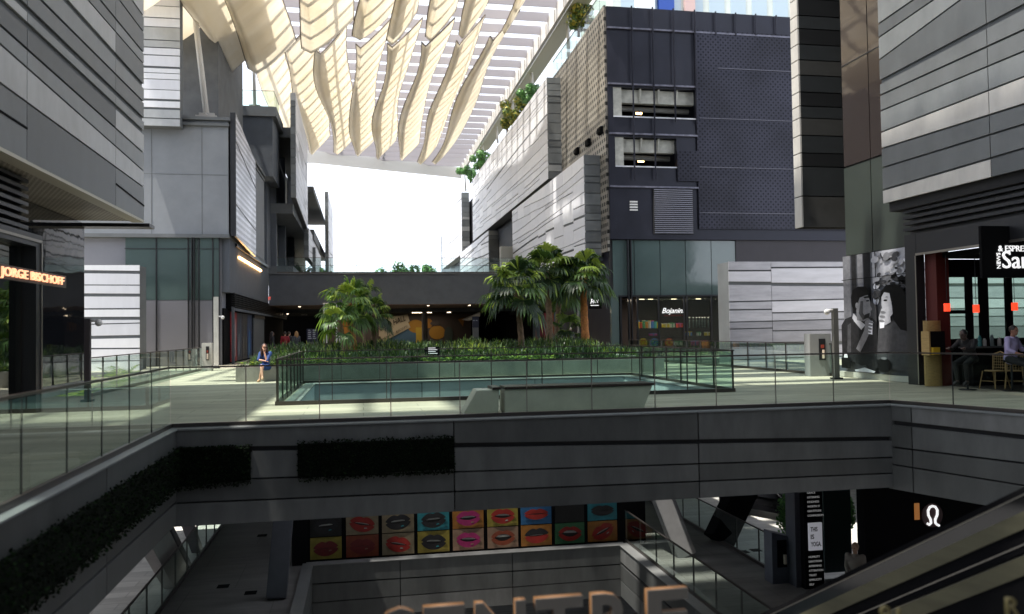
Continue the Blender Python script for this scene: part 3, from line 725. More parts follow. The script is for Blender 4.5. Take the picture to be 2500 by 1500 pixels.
# open slots: pale concrete frame, beams, pipe, warm lamp
for nm, S, dk in (("upper", S1, .55), ("lower", S2, .55)):
    a0, a1, z0, z1 = S; h = z1 - z0
    mb = MB().box(a0, a0 + .55, VB + .1, VB + .6, z0, z1)                                   # pier
    mb.box(a0 + .55, a1, VB + .35, VB + .7, z1 - h * .48, z1 - .05)                        # edge beam
    n = 4 if nm == "upper" else 3
    for i in range(1, n): 
        uu = a0 + .55 + (a1 - a0 - .55) * i / n; mb.prism([G(uu, VB + .12, z1 - .02), G(uu, VB + .34, z1 - .02), G(uu, VB + .34, z1 - h * .45), G(uu, VB + .27, z1 - h * .45)], G(.09, 0, 0))
    mb.build("concrete_beam", mat("old_concrete", (.42, .42, .38), .85, 0, .25, 2.5, .2, 20), b)
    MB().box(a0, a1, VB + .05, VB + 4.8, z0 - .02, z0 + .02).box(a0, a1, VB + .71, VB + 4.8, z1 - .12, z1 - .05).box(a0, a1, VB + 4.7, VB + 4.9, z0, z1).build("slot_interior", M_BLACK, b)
    MB().tube([G(a0 + .6, VB + 1.2, z0 + h * .45), G(a1, VB + 1.2, z0 + h * .42)], .16, 10).build("pipe", M_CONC, b)
    MB().box(a0, a1, VB - .05, VB + .06, z0 - .06, z0 + .01).build("sill", mat("pale_trim", (.6, .62, .68), .5), b)
    MB().box(a0 + 2.0, a0 + 2.35, VB + 1.6, VB + 1.75, z0 + h * .36, z0 + h * .43).build("lamp", M_WARM, b)
# dotted screens, slightly proud of the wall, stepped outline
for x0, y0, x1, y1 in ((1700, 80, 1949, 415), (1654, 372, 1949, 445), (1706, 445, 1949, 560)):
    a0, a1, z0, z1 = recv(x0, y0, x1, y1, VB - .12)
    MB().box(a0, uR if x1 > 1940 else a1, VB - .12 - (.001 * x0) / 1700, VB - .06, z0, z1).build("dotted_screen", M_DOTS, b)
# upright fins and horizontal rails
for x in (1545, 1596, 1647, 1699):
    uu = onv(x, 200, VB - .2)[0]; z1 = zT; z0 = onv(x, {1545: 440, 1596: 440, 1647: 300, 1699: 300}[x], VB)[1]
    MB().tube([G(uu, VB - .22, z0), G(uu, VB - .22, z1)], .05, 6).build("upright", M_NAVY, b)
for x in (1748, 1797, 1846, 1896):
    uu = onv(x, 60, VB - .2)[0]; MB().box(uu - .04, uu + .04, VB - .2, VB - .13, onv(x, 88, VB)[1], zT).build("fin", M_NAVY, b)
for y in (75, 210, 330, 458): 
    zz = onv(1600, y, VB)[1]; mb = MB().box(uL, S1[1] if y > 100 else uR, VB - .14, VB - .003, zz - .05, zz + .05); mb.build("rail", mat("worn_rail", (.14, .14, .18), .45, .4, .5, 3), b)
mb = MB()
for y in (172, 294, 412, 522):
    zz = onv(1820, y, VB)[1]; mb.box(onv(1750 if y < 200 else 1706, y, VB)[0], uR, VB - .16, VB - .14, zz - .02, zz + .02)
mb.build("screen_seam", mat("pale_seam", (.11, .11, .14), .5, .3), b)
a0, a1, z0, z1 = recv(1594, 463, 1691, 572, VB)
mb = MB().box(a0, a1, VB - .1, VB - .02, z0, z1, 1)
for i in range(22):
    zz = z0 + (z1 - z0) * (i + .3) / 22; mb.box(a0 + .05, a1 - .05, VB - .16, VB - .105, zz, zz + .05)
mb.build("louvre", [mat("louvre_metal", (.22, .22, .26), .4, .5), M_BACK], b)
a0, a1, z0, z1 = recv(1537, 490, 1556, 515, VB); mb = MB()
for i in range(4): mb.box(a0, a1, VB - .06, VB - .01, z0 + .16 * i, z0 + .16 * i + .09)
mb.build("vent_grille", M_WHITE, b)
# soffit trim and glazed storeys
a0, a1, z0, z1 = recv(1495, 584, 1797, 722, VB + .2)
MB().box(uL, uR, VB - .02, VB + 5, zB - .12, zB - .002).build("soffit", M_NAVY, b)
gx = [1495, 1533, 1548, 1611, 1673, 1736, 1797]; mb = MB()
zg = z1 - .1; zc = z0
for i in range(6):
    u0, u1 = onv(gx[i], 650, VB + .2)[0] + .02, onv(gx[i + 1], 650, VB + .2)[0] - .02
    mb.box(u0, u1, VB + .15, VB + .2, zc, zg)
mb.build("teal_glass", M_TEALG, b); MB().box(uL, uR, VB + .21, VB + .4, zc - .01, zB - .13).build("glass_backing", M_BACK, b)
MB().box(onv(1799, 650, VB)[0], uR, VB + .08, VB + .2, zc - .6, zB - .13).build("violet_wall", mat("violet_grey_render", (.055, .052, .062), .7, 0, .1, 1), b)
mb = MB()
for x in (1533, 1540): 
    uu = onv(x, 700, VB)[0]; mb.box(uu, uu + .06, VB - .1, VB + .14, 0, zg)
mb.build("downpipe", M_DARK, b)
# shop below
zh = zc
MB().box(onv(1550, 780, VB)[0], uR, VB + 4.2, VB + 4.4, 0, zh).box(onv(1550, 780, VB)[0], uR, VB + .4, VB + 4.19, zh - .1, zh - .02).build("shop_interior", mat("shop_dark", (.02, .015, .018), .8, 0, .3, 1), b)
MB().box(uL, onv(1512, 780, VB)[0], VB + .05, VB + .3, 0, zh).build("corner_panel", M_TEALG, b)
MB().box(onv(1560, 780, VB)[0], onv(1885, 780, VB)[0], VB + .1, VB + .13, .1, zh - .05).build("shop_glass", M_SHOP, b)
mb = MB()
for x in (1515, 1555, 1607, 1669, 1676, 1736, 1885):
    uu = onv(x, 780, VB)[0]; mb.box(uu, uu + .1, VB + .02, VB + .09, 0, zh)
mb.box(onv(1512, 780, VB)[0], uR, VB, VB + .09, zh - .06, zh + .03); mb.build("shop_frame", M_DARK, b)
for x, y in ((1562, 725), (1583, 723), (1640, 722), (1700, 722)):
    q = onv(x, y, VB + 2); MB().box(q[0], q[0] + .3, VB + 2, VB + 2.1, zh - .16, zh - .12).build("downlight", M_LAMPW, b)
def ceil_light(name, u, v, z, su_, sv_, e, col=(1, .85, .65)):
    l_ = bpy.data.lights.new(name, 'AREA'); l_.shape = 'RECTANGLE'; l_.size = su_; l_.size_y = sv_; l_.energy = e; l_.color = col; o = bpy.data.objects.new(name, l_); COL.objects.link(o); o.location = G(u, v, z); o.rotation_euler = (0, 0, AZ)
ceil_light("shop_ceiling_light", onv(1648, 780, VB)[0], VB + .9, zh - .2, 6.5, .8, 140)
s = thing("shop_sign", "white handwritten script name on the dark window of the shop with colourful goods", "sign", G(*[onv(1617, 768, VB)[0], VB, onv(1617, 768, VB)[1]]))
q0 = onv(1617, 765, VB + .05); q1 = onv(1672, 765, VB + .05)
tx = text("script_lettering", "Bojanini", G(q0[0], VB + .07, q0[1]), G(1, 0, 0), .32, M_WTXT, s, .02, shear=.35); fitx(tx, G(q0[0], VB + .07, q0[1]), G(1, 0, 0), q1[0] - q0[0])
q0 = onv(1622, 771, VB + .05); mb = MB()
for i_ in range(9): mb.box(q0[0] + .14 * i_, q0[0] + .14 * i_ + .07, VB + .06, VB + .075, q0[1] - .04, q0[1] + .04)
mb.build("tagline", M_RED, s)
# goods on display: shelves, plates, boxes and bottles
gv = VB + .9
sv = thing("display_shelf", "dark shelves across the window of the sweet shop", "shelf", G(onv(1560, 850, gv)[0], gv, 0)); mb = MB()
for y in (802, 822, 846): 
    a = onv(1560, y, gv); c = onv(1735, y, gv); mb.box(a[0], c[0], gv - .1, gv + .45, a[1] - .06, a[1] - .02)
mb.build("shelf_board", M_DARK, sv)
GC = [(.75, .55, .04), (.65, .08, .05), (.08, .35, .15), (.1, .25, .6), (.75, .3, .06), (.75, .72, .6), (.6, .1, .3), (.1, .5, .5)]
GM = [mat("goods%d" % i, c, .45, emit=.12, ecol=c) for i, c in enumerate(GC)]  # faint glow put into the colours in place of shop light
def item(name, label, cat, group, fn, mats):
    mb = MB(); fn(mb); return tag(mb.build(name, mats), label, cat, group)
def goods(x, y, dx=0): return onv(x, y, gv)
names = ["yellow", "red", "green", "blue", "orange", "cream", "pink", "teal"]
n = 0
for i, x in enumerate(range(1556, 1608, 7)):
    a = goods(x, 801); c = [0, 1, 2, 4, 5, 3, 7, 0][i]; hh = .3 + .12 * R.random()
    item("gift_tin", "%s patterned tin, number %s from the left on the top shelf of the sweet shop" % (names[c], ["one", "two", "three", "four", "five", "six", "seven", "eight"][i]), "tin", "tins on the top shelf", lambda mb: (mb.tube([G(a[0] + .08, gv + .1, a[1] - .02), G(a[0] + .08, gv + .1, a[1] + hh)], .09, 10, 0), mb.tube([G(a[0] + .08, gv + .1, a[1] + hh), G(a[0] + .08, gv + .1, a[1] + hh + .04)], .1, 10, 1)), [GM[c], GM[(c + 3) % 8]])
for i, (x, r, c, c2) in enumerate(((1570, .27, 0, 4), (1597, .27, 3, 2), (1633, .27, 1, 0))):
    a = goods(x, 837)
    pl = thing("round_plate", ["yellow and orange", "blue and green", "red and yellow"][i] + " round plate standing on the bottom shop shelf", "plate", G(a[0], gv, a[1] - .27), "round plates in the sweet shop")
    MB().tube([G(a[0], gv - .05, a[1]), G(a[0], gv, a[1])], r, 20).build("dish", GM[c], pl)
    mb = MB()
    for q in range(6):
        t = q * 1.05; mb.tube([G(a[0] + .15 * math.cos(t), gv - .065, a[1] + .15 * math.sin(t)), G(a[0] + .15 * math.cos(t), gv - .05, a[1] + .15 * math.sin(t))], .06, 8)
    mb.build("painted_dot", GM[c2], pl)
for i, (x, y, ww, h, c, lb) in enumerate(((1627, 799, .4, .22, 0, "yellow basket on the top shelf below the script sign"), (1642, 799, .3, .26, 5, "cream box in the middle under the script sign"), (1661, 799, .35, .24, 1, "red basket on the top shelf right of the cream box"),
        (1658, 843, .45, .26, 5, "cream and pink box on the bottom shelf below the script sign"), (1698, 843, .42, .28, 6, "crimson box on the bottom shelf under the bottles"), (1722, 843, .42, .28, 4, "orange box at the right end of the bottom shelf"),
        (1684, 819, .3, .22, 3, "blue box on the middle shelf under the bottles"), (1708, 819, .2, .2, 5, "small cream box on the middle shelf"), (1728, 819, .26, .2, 0, "bright yellow box at the right of the middle shelf"), (1596, 819, .45, .12, 6, "flat pink box on the middle shelf at left"))):
    a = goods(x, y)
    item("gift_box", lb, "box", "boxes in the sweet shop window", lambda mb: (mb.box(a[0] - ww / 2, a[0] + ww / 2, gv, gv + .25, a[1] - .02, a[1] + h), mb.box(a[0] - .03, a[0] + .03, gv - .005, gv + .255, a[1] - .02, a[1] + h + .01, 1), mb.box(a[0] - ww / 2 - .01, a[0] + ww / 2 + .01, gv - .01, gv + .26, a[1] + h * .8, a[1] + h, 1)), [GM[c], GM[(c + 5) % 8]])
for i, x in enumerate((1684, 1693, 1701, 1708, 1715, 1721, 1730)):
    a = goods(x, 801)
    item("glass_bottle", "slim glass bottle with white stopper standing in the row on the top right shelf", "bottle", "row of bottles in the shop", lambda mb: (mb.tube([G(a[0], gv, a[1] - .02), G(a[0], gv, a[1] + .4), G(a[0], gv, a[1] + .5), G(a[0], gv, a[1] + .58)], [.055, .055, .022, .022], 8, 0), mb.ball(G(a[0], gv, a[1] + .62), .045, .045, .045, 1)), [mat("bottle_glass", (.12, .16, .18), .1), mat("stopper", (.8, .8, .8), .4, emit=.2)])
# roof terrace above the block: glass rail, planting, pale tower with coloured sheets behind
railing("glass rail on the roof edge above the woven screen", [(uL + .1, VB + .3), (uL + .1, VB + 14)], zT, 1.3, 1.4, posts=False)
t = thing("pale_tower", "pale far apartment tower with blue and white panels above the dark block", "building", G(26, 78, 0))
MB().box(25.3, 60, 78, 90, 0, 60).build("wall", mat("pale_green_render", (.62, .66, .60), .7, 0, .1, .3), t)
mb = MB()
for i in range(14):
    for j in range(11): mb.box(26.2 + i * 2.4, 27.9 + i * 2.4, 77.93, 78.003, 25 + j * 3.1, 27.2 + j * 3.1, (i * 3 + j) % 3)
mb.build("window", [mat("tw_a", (.45, .55, .6), .2), mat("tw_b", (.55, .62, .68), .2), mat("tw_c", (.30, .42, .5), .2)], t)
for x0, x1, c, lb in ((1552, 1598, (.75, .78, .8), "white balcony box on the far tower"), (1608, 1645, (.02, .07, .33), "deep blue panel on the far tower"), (1672, 1696, (.6, .42, .38), "red edged panel on the far tower")):
    a = recv(x0, -30, x1, 18, 77.5); MB().box(a[0], a[1], 77.4, 77.92, a[2] - 1, a[3] + 2).build("balcony", mat("bal" + lb[:9], c, .6), t)

# woven screen on the block's street side
g = (uL, VB)
scr("woven_screen", "dark woven metal screen on the street side of the blue grey block", uL - .12, VB + .15, VB + 13.5, 6.2, 6.2, zT + .1, zT - .3, M_WEAVE, frame=False)
for i, (x, y) in enumerate(((1468, 320), (1438, 349), (1411, 370))):
    q = onu(x, y, uL - .14); tag(MB().box(uL - .3, uL - .13, q[0] - .35, q[0] + .35, q[1] - .2, q[1] + .2).box(uL - .34, uL - .3, q[0] - .28, q[0] + .28, q[1] - .14, q[1] + .14).build("flood_light", M_BLACK), ["black box lamp highest and nearest on the woven screen", "black box lamp in the middle of three on the woven screen", "black box lamp lowest and farthest on the woven screen"][i], "lamp", "box lamps on the woven screen")
# charcoal side wall between the white boxes
b = thing("street_building", "black rear wall along the right of the street, between the white panelled boxes", "building", G(14.6, 60, 0))
MB().box(14.5, 27, VB + 13.6, 150, 3.6, 19.3).build("wall", mat("streaky_black", (.05, .05, .06), .45, .2, .5, 2.0, stretch=(3, .3)), b)
MB().box(14.9, 15.05, VB + .5, VB + 4.5, 0, 3.59).box(14.9, 27, VB + 4.51, 150, 0, 3.59).build("shop_wall", M_BLACK, b)
UB = 13.2
MB().box(UB + .02, 15, 46.75, 70.5, 5.75, 5.98).build("soffit", M_CHAR, b)
# white panelled boxes, nearest first
z_ = lambda x, y, v: onv(x, y, v)[1]
panelbox("near lower box of white metal panels jutting over the palms on the right", UB, 46.6, 70.2, 6.0, 12.1, .95, 9, 11, 41, zb1=5.9, zt1=12.2, wav=.3, brk=.1)
MB().box(UB + .3, uL + .25, 46.62, 46.66, 6.1, 12.0).build("end_wall", mat("brown_grey_render", (.085, .082, .08), .85, 0, .15, 3, .2, 40), b)
panelbox("large upper box of white metal panels on the right under the shade sails", UB, 56.0, 96.0, 12.45, 19.75, 1.0, 14, 13, 42, wav=.3, brk=.1)
panelbox("far lower box of white metal panels on the right by the bridge rail", UB, 84.0, 109.0, 5.6, 12.2, 1.0, 9, 11, 43, wav=.3, brk=.1)
panelbox("farthest upper box of white metal panels on the right, faded by glare", UB, 107.0, 134.0, 12.0, 20.2, 1.0, 8, 12, 44, wav=.3, brk=.1)
MB().box(UB + 1.05, UB + 1.25, 70.4, 84, 3.7, 12.0).build("recess_wall", M_CHAR, b)
MB().box(UB - .9, UB + .9, 71.5, 72.2, 6.45, 9.2).build("pale_door_panel", mat("cream_panel", (.5, .5, .45), .6), b)

# ================================================================ near right building
UR = 14.5
b = thing("panelled_building", "near right building with an overhanging box of grey metal strips above the cafe", "building", G(UR, 20.3, 0))
vE = 20.35
j = onu(2418, 200, UR)[0]
yl = [47, 81, 137, 193, 226, 265, 318, 359, 407, 462, 495]; yr = [-180, -145, -105, 20, 76, 128, 190, 256, 306, 365, 418]
rows = []
for a, c in list(zip(yl, yr))[::-1][1:]:
    q0 = onu(2170, a, UR); q1 = onu(2500, c, UR); sl = (q1[1] - q0[1]) / (q1[0] - q0[0]); rows.append((q0[1], q0[1] + sl * (6.0 - vE)))
zb0 = onu(2170, 495, UR)[1]
while rows[-1][0] < 19: rows.append((rows[-1][0] + .75, rows[-1][1] + .7 + .1 * R.random()))
mb = MB(); clad(mb, (UR, vE), (UR, 6.0), zb0, 20.5, [vE - j, vE - j + 4.2], rows, random.Random(77), tones=5, tw=[3, 5, 1, 3, 3], brk=.0, merge=0, gap=.045, band=.75)
mb.build("cladding", P, b)
MB().box(UR + .005, 26, 6, vE, zb0 + .03, 20.5).build("wall", M_MGREY, b)
MB().box(UR + .1, 26, 6, vE - .05, zb0 - .25, zb0 + .02).build("soffit", M_BACK, b)
# pilaster and slot glass behind the box, dark green panels, striped tower end
mb = MB()
U2 = 15.15
def onU2(x, y): return onu(x, y, U2)
v0, v1 = onU2(2170, 300)[0], onU2(2058, 300)[0]
MB().box(U2 + .06, 26, 19.5, v1, 5.3, 30).box(U2 + .06, U2 + .2, 19.9, v1, 0, 5.29).build("corner_wall", M_BACK, b)
zm = onU2(2100, 395)[1]; vm = (onU2(2123, 300)[0])
for a0, a1 in ((19.9, vm - .02), (vm + .02, v1)):
    MB().box(U2 + .0, U2 + .05, a0, a1, zm, 30).build("window_glass", mat("brown_mirror_glass", (.05, .04, .038), .04, .2, 0, bump=.3, bs=.5, spec=.9), b)
zp = onu(2064, 627, U2)[1]
for a0, a1 in ((19.9, vm - .02), (vm + .02, v1)): MB().box(U2 - .01, U2 + .05, a0, a1, zp + .02, zm - .06).build("green_panel", M_GREENP, b)
for z in (zm + 3.2, zm + 7.4): MB().box(U2 - .012, U2 + .0, 19.9, v1, z, z + .04).build("window_bar", M_DARK, b)
# black and grey banded pier
a0, a1, z0, z1 = recv(1955, 0, 2056, 556, 24.8)
t = thing("banded_pier", "tall pier of black and grey bands with a pale thin left edge, on the right", "building", G(a0, 24.8, z0)); mb = MB()
yb = [-60, 0, 41, 73, 111, 149, 186, 227, 261, 290, 332, 375, 408, 480, 556]
md = [0, 1, 0, 1, 0, 2, 0, 1, 0, 0, 1, 3, 0, 2]
for i in range(len(yb) - 1):
    zt_, zb_ = onv(2000, yb[i], 24.8)[1], onv(2000, yb[i + 1], 24.8)[1]; tone = [1, 3, 1, 3, 0, 4, 1, 3, 1, 4, 1, 3, 2, 4][i]
    mb.box(a0 + .008, a1 + .6, 24.8, 24.85, zb_ + .02, zt_ - .015, {0: 0, 1: 1, 2: 2, 3: 0, 4: 2}[tone] if i % 2 else 1)
    mb.box(a0 - .05, a0 + .006, 24.80, 25.25, zb_ + .02, zt_ - .015, 3)  # pale tone on this side stands in for light falling on it
mb.build("cladding", [mat("band_black", (.010, .011, .012), .5, .2, .1), mat("band_dark", (.028, .032, .034), .5, .2, .1), mat("band_grey", (.055, .055, .052), .5, .2, .1), P[4]], t)
MB().box(a0 + .01, a1 + .7, 24.86, 25.3, z0, onv(2000, -60, 24.8)[1]).build("backing", M_BLACK, t)
# ---- poster of two people with cups
v0, v1 = 19.95, onU2(2064, 800)[0]
zt_ = zp; zb_ = onU2(2064, 906)[1]
pw = thing("wall_poster", "large black and white photo poster of a man and a woman drinking from cups", "poster", G(U2 - .03, v0, zb_))
MB().box(U2 - .03, U2 + .04, v0, v1, zb_, zt_).build("sheet", mat("poster_bg", (.09, .095, .11), .8, 0, .8, .9, stretch=(1.3, .6), spec=.1), pw)
PG = [mat("pg%d" % i, (c, c * 1.02, c * 1.12), .8, 0, vv, 6, spec=.1) for i, (c, vv) in enumerate([(.006, .3), (.02, .35), (.06, .3), (.18, .25), (.42, .15), (.75, .1)])]
LY = [0]
def pp(pts, m):
    """flat printed shape: pts are 0..1 across (left to right) and 0..1 up the sheet"""
    LY[0] += 1; o = U2 - .032 - LY[0] * .0012
    P3 = [G(o, v1 + (v0 - v1) * a, zb_ + (zt_ - zb_) * c) for a, c in pts]
    return P3, G(.0009, 0, 0), m
PM = MB()
def ps(pts, m): a, e, k = pp(pts, m); PM.prism(a, e, k)
def el(cx, cy, rx, ry, m, rot=0, n=18):
    ps([(cx + rx * math.cos(t) * math.cos(rot) - ry * math.sin(t) * math.sin(rot), cy + (rx * math.cos(t) * math.sin(rot) + ry * math.sin(t) * math.cos(rot)) * .53) for t in [2 * math.pi * i / n for i in range(n)]], m)
ps([(.0, .35), (.11, .35), (.11, 1), (0, 1)], 3); ps([(.13, .5), (.2, .5), (.2, 1), (.13, 1)], 1); ps([(.22, .5), (.3, .5), (.3, 1), (.22, 1)], 3); ps([(.31, .5), (.41, .5), (.41, 1), (.31, 1)], 1)
ps([(.44, .74), (.9, .70), (.98, 1), (.44, 1)], 4); ps([(.44, .74), (.9, .72), (.93, .84), (.6, .8)], 3); el(.48, .60, .04, .07, 5); el(.93, .63, .04, .05, 5); el(.80, .78, .12, .08, 1, .5); el(.72, .75, .05, .09, 0, -.4); el(.86, .74, .04, .09, 0, .5); el(.9, .68, .1, .05, 1)
rb_ = random.Random(8)
for _ in range(46): el(rb_.uniform(.47, .95), rb_.uniform(.60, .97), rb_.uniform(.015, .06), rb_.uniform(.02, .07), rb_.choice([2, 3, 3, 4, 4, 5]), rb_.uniform(0, 3))
for _ in range(26): el(rb_.gauss(.80, .09), rb_.gauss(.74, .05), rb_.uniform(.01, .035), rb_.uniform(.02, .05), rb_.choice([0, 1, 1, 2]), rb_.uniform(0, 3))
ps([(.44, .3), (.52, .3), (.52, .55), (.44, .6)], 2)
ps([(.0, .12), (.0, .40), (.06, .455), (.16, .475), (.26, .46), (.36, .43), (.46, .46), (.52, .42), (.53, .1), (.3, .06)], 1)    # man: shirt
ps([(.19, .50), (.28, .44), (.36, .40), (.30, .36), (.2, .43), (.17, .46)], 4)
ps([(.24, .44), (.23, .62), (.30, .67), (.40, .66), (.435, .60), (.44, .555), (.465, .53), (.44, .51), (.445, .48), (.41, .455), (.34, .43)], 3)   # face in profile
ps([(.17, .56), (.16, .64), (.19, .70), (.27, .725), (.38, .72), (.43, .68), (.43, .65), (.37, .645), (.29, .63), (.27, .60), (.26, .55), (.22, .52)], 0)  # hair
ps([(.27, .50), (.30, .60), (.34, .60), (.33, .50), (.38, .455), (.33, .44)], 2); ps([(.34, .635), (.42, .64), (.42, .625), (.36, .622)], 0); ps([(.08, .15), (.1, .40), (.15, .42), (.14, .15)], 2); el(.25, .565, .025, .05, 3); el(.405, .60, .025, .012, 0); ps([(.43, .50), (.36, .485), (.34, .45), (.42, .46)], 1)
ps([(.22, .20), (.30, .30), (.35, .36), (.36, .43), (.42, .455), (.46, .42), (.46, .33), (.41, .32), (.36, .26), (.28, .17)], 3)  # forearm and hand
ps([(.40, .33), (.46, .32), (.47, .43), (.42, .435)], 5)
for q in range(4): el(.405 + .012 * q, .345 + .026 * q, .045, .018, 3, -.3)
ps([(.66, .05), (.62, .35), (.72, .42), (.86, .44), (1, .42), (1, .03)], 2)    # woman: jumper
ps([(.52, .12), (.55, .4), (.66, .44), (.7, .3), (.66, .1)], 2)
ps([(.60, .56), (.605, .63), (.64, .67), (.72, .68), (.76, .6), (.76, .5), (.70, .45), (.64, .47), (.62, .50)], 4)   # her face
ps([(.57, .56), (.60, .67), (.67, .715), (.78, .72), (.88, .68), (.96, .56), (1.0, .42), (.98, .34), (.84, .36), (.75, .44), (.74, .55), (.71, .65), (.64, .66), (.60, .62)], 0)
el(.655, .595, .025, .014, 0); ps([(.645, .62), (.68, .625), (.69, .617)], 0)
ps([(.57, .38), (.56, .46), (.60, .53), (.66, .52), (.71, .48), (.72, .42), (.66, .40)], 4); ps([(.57, .37), (.63, .375), (.64, .44), (.58, .44)], 5)
for q in range(3): el(.60 + .01 * q, .43 + .035 * q, .04, .02, 3, -.2)
ps([(.0, .03), (.0, .12), (.14, .12), (.14, .03)], 0); ps([(.04, .12), (.10, .12), (.09, .155), (.05, .155)], 5)
el(.62, .075, .1, .11, 0); el(.62, .13, .04, .02, 3); el(.45, .075, .08, .09, 1); ps([(.2, .02), (.35, .045), (.5, .02), (.48, .008), (.22, .008)], 5)
PM.build("print", PG, pw)
MB().box(U2 - .09, U2 - .08, (v0 + v1) / 2 - .012, (v0 + v1) / 2 + .012, zb_, zt_).box(U2 - .09, U2 - .08, v0, v1, zb_ + (zt_ - zb_) * .79, zb_ + (zt_ - zb_) * .79 + .02).build("panel_joint", M_BLACK, pw)
MB().box(U2 - .06, U2 + .05, v0 - .02, v1 + .3, 0.01, zb_ - .01).build("plinth", M_PALEC, b)
# ---- cafe: black frame, fascia, interior
mb = MB()
zc1 = onu(2219, 575, 14.85)[1]
mb.box(14.75, 15.0, 19.45, 19.9, 0, zc1)
mb.box(14.75, 15.2, 6, 19.44, zc1 - .55, zc1); mb.box(14.745, 14.76, 19.46, 19.5, 0.02, zc1 - .6, 1); mb.box(14.72, 14.745, 6, 19.44, zc1 - .6, zc1 - .54, 1)
mb.build("portal_frame", [M_DARK, M_STEEL], b)
mb = MB()
for i in range(7): mb.box(14.72, 14.9, 6, 19.9, zc1 + .1 + i * .165, zc1 + .18 + i * .165)
mb.box(14.95, 15.1, 6, 19.9, zc1, zb0); mb.build("louvres", [M_DARK], b)
MB().box(15.001, 15.38, 19.0, 19.44, 0, zc1).build("side_wall", mat("cafe_red_wall", (.09, .010, .007), .7), b)
MB().box(15.2, 24, 6, 19.3, zc1 - .7, zc1 - .56).build("ceiling", M_BLACK, b)
# ================================================================ bridge over the street and the hall under it
b = thing("footbridge", "dark grey rendered footbridge crossing the street at the back, with a glass rail on top", "bridge", G(-7, 64, 4.2))
zt_ = onv(900, 668, 63.6)[1]; zb_ = onv(900, 744, 63.6)[1]
MB().box(-7, 15, 63.6, 64.1, zb_, zt_).box(-7, 15, 64.1, 73.5, zb_ + .3, zt_ - 1.1).build("parapet", M_CHAR, b)
MB().box(-7.05, 15, 63.5, 64.15, zt_ - .05, zt_ + .04).build("coping", M_MGREY, b)
MB().box(-7, 15, 73.6, 74.2, 3.42, zt_ - 1.2).build("rear_beam", M_CHAR, b)
MB().box(-7, 15, 63.65, 73.5, zb_ - .03, zb_ + .29).build("soffit", mat("rust_soffit", (.13, .075, .055), .6), b)
for i in range(6): MB().box(-5 + i * 3.4, -4.82 + i * 3.4, 66, 66.2, zb_ - .06, zb_ - .035).build("downlight", M_LAMPW, b)
railing("glass rail along the top of the footbridge", [(-6.4, 63.8), (13.5, 63.8)], zt_ + .04, 1.2, 2.0, posts=False, gl=M_CLEAR)
railing("farther glass rail on the back edge of the footbridge", [(-6.4, 73.3), (12.5, 73.3)], zt_ - .3, 1.7, 2.2, posts=False, gl=M_CLEAR)
ceil_light("hall_ceiling_light", 0, 81, 3.35, 16, 1.2, 110)
h = thing("food_hall", "dark open hall under the footbridge with a painted mural wall and a round column", "building", G(-7, 84, 0))
MB().box(-16, 24, 88, 88.3, 0, 3.6).box(-16, 24, 74.3, 88, 3.42, 3.7).build("hall_wall", M_BLACK, h)
ms = onv(1000, 800, 84)
for x in (1037,): 
    uu = onv(x, 800, 78)[0]; MB().tube([G(uu, 78, 0), G(uu, 78, 3.5)], .28, 14).build("column", mat("column_grey", (.16, .16, .18), .6), h)
for x0, x1 in ((1006, 1030), (1043, 1054), (1092, 1101), (790, 797), (700, 704)):
    a = recv(x0, 762, x1, 764, 74.6); MB().box(a[0], a[1], 74.6, 74.8, 3.36, 3.41).build("ceiling_lamp", M_LAMPW, h)
mu = thing("food_mural", "hall mural with a slanted cream banner, lemons and fruit on blue, behind the palms", "mural", G(*[onv(985, 850, 83)[0], 83, 0]))
def mq(x, y): q = onv(x, y, 83); return G(q[0], 83 - ML[0], q[1])
ML = [0.0]; mm = MB()
def mp_(pts, m):
    ML[0] += .012; mm.prism([mq(*p) for p in pts], G(0, .01, 0), m)
def me_(cx, cy, rx, ry, m, n=16): mp_([(cx + rx * math.cos(6.283 * i / n), cy + ry * math.sin(6.283 * i / n)) for i in range(n)], m)
mp_([(790, 768), (1150, 764), (1150, 842), (790, 846)], 0); mp_([(930, 838), (1020, 790), (1035, 842), (930, 842)], 1)
me_(1015, 797, 20, 16, 2); mp_([(1015, 800), (1030, 800), (1030, 842), (1016, 842)], 5); me_(1067, 812, 20, 17, 2); me_(1046, 790, 10, 12, 3); me_(838, 800, 18, 16, 3); me_(816, 795, 10, 10, 4)
mp_([(1118, 780), (1134, 776), (1130, 798)], 3); me_(1095, 818, 11, 20, 4); me_(1062, 790, 12, 6, 0)
mp_([(925, 815), (993, 780), (1002, 800), (935, 835)], 6); mp_([(925, 778), (995, 768), (1000, 785), (925, 822)], 6)
mm.build("painting", [mat("mu0", (.06, .045, .04), .7), mat("mu_blue", (.05, .11, .19), .7), mat("mu_lemon", (.34, .17, .02), .7), mat("mu_amber", (.30, .13, .02), .7), mat("mu_grn", (.04, .055, .05), .7), mat("mu_y", (.42, .28, .03), .7), mat("mu_cream", (.40, .34, .25), .7)], mu)
p0 = mq(921, 812); p1 = mq(991, 782)
tx = text("lettering", "FOOD HALL", p0 + G(0, -.15, 0), p1 - p0, .62, M_BLACK, mu, .02, yd=Vector((0, 0, 1))); fitx(tx, p0 + G(0, -.15, 0), p1 - p0, (p1 - p0).length)
p0 = mq(933, 832); p1 = mq(996, 799)
tx = text("small_lettering", "INSALATE   BISCOTTI", p0 + G(0, -.15, 0), p1 - p0, .26, M_BLACK, mu, .02); fitx(tx, p0 + G(0, -.15, 0), p1 - p0, (p1 - p0).length)
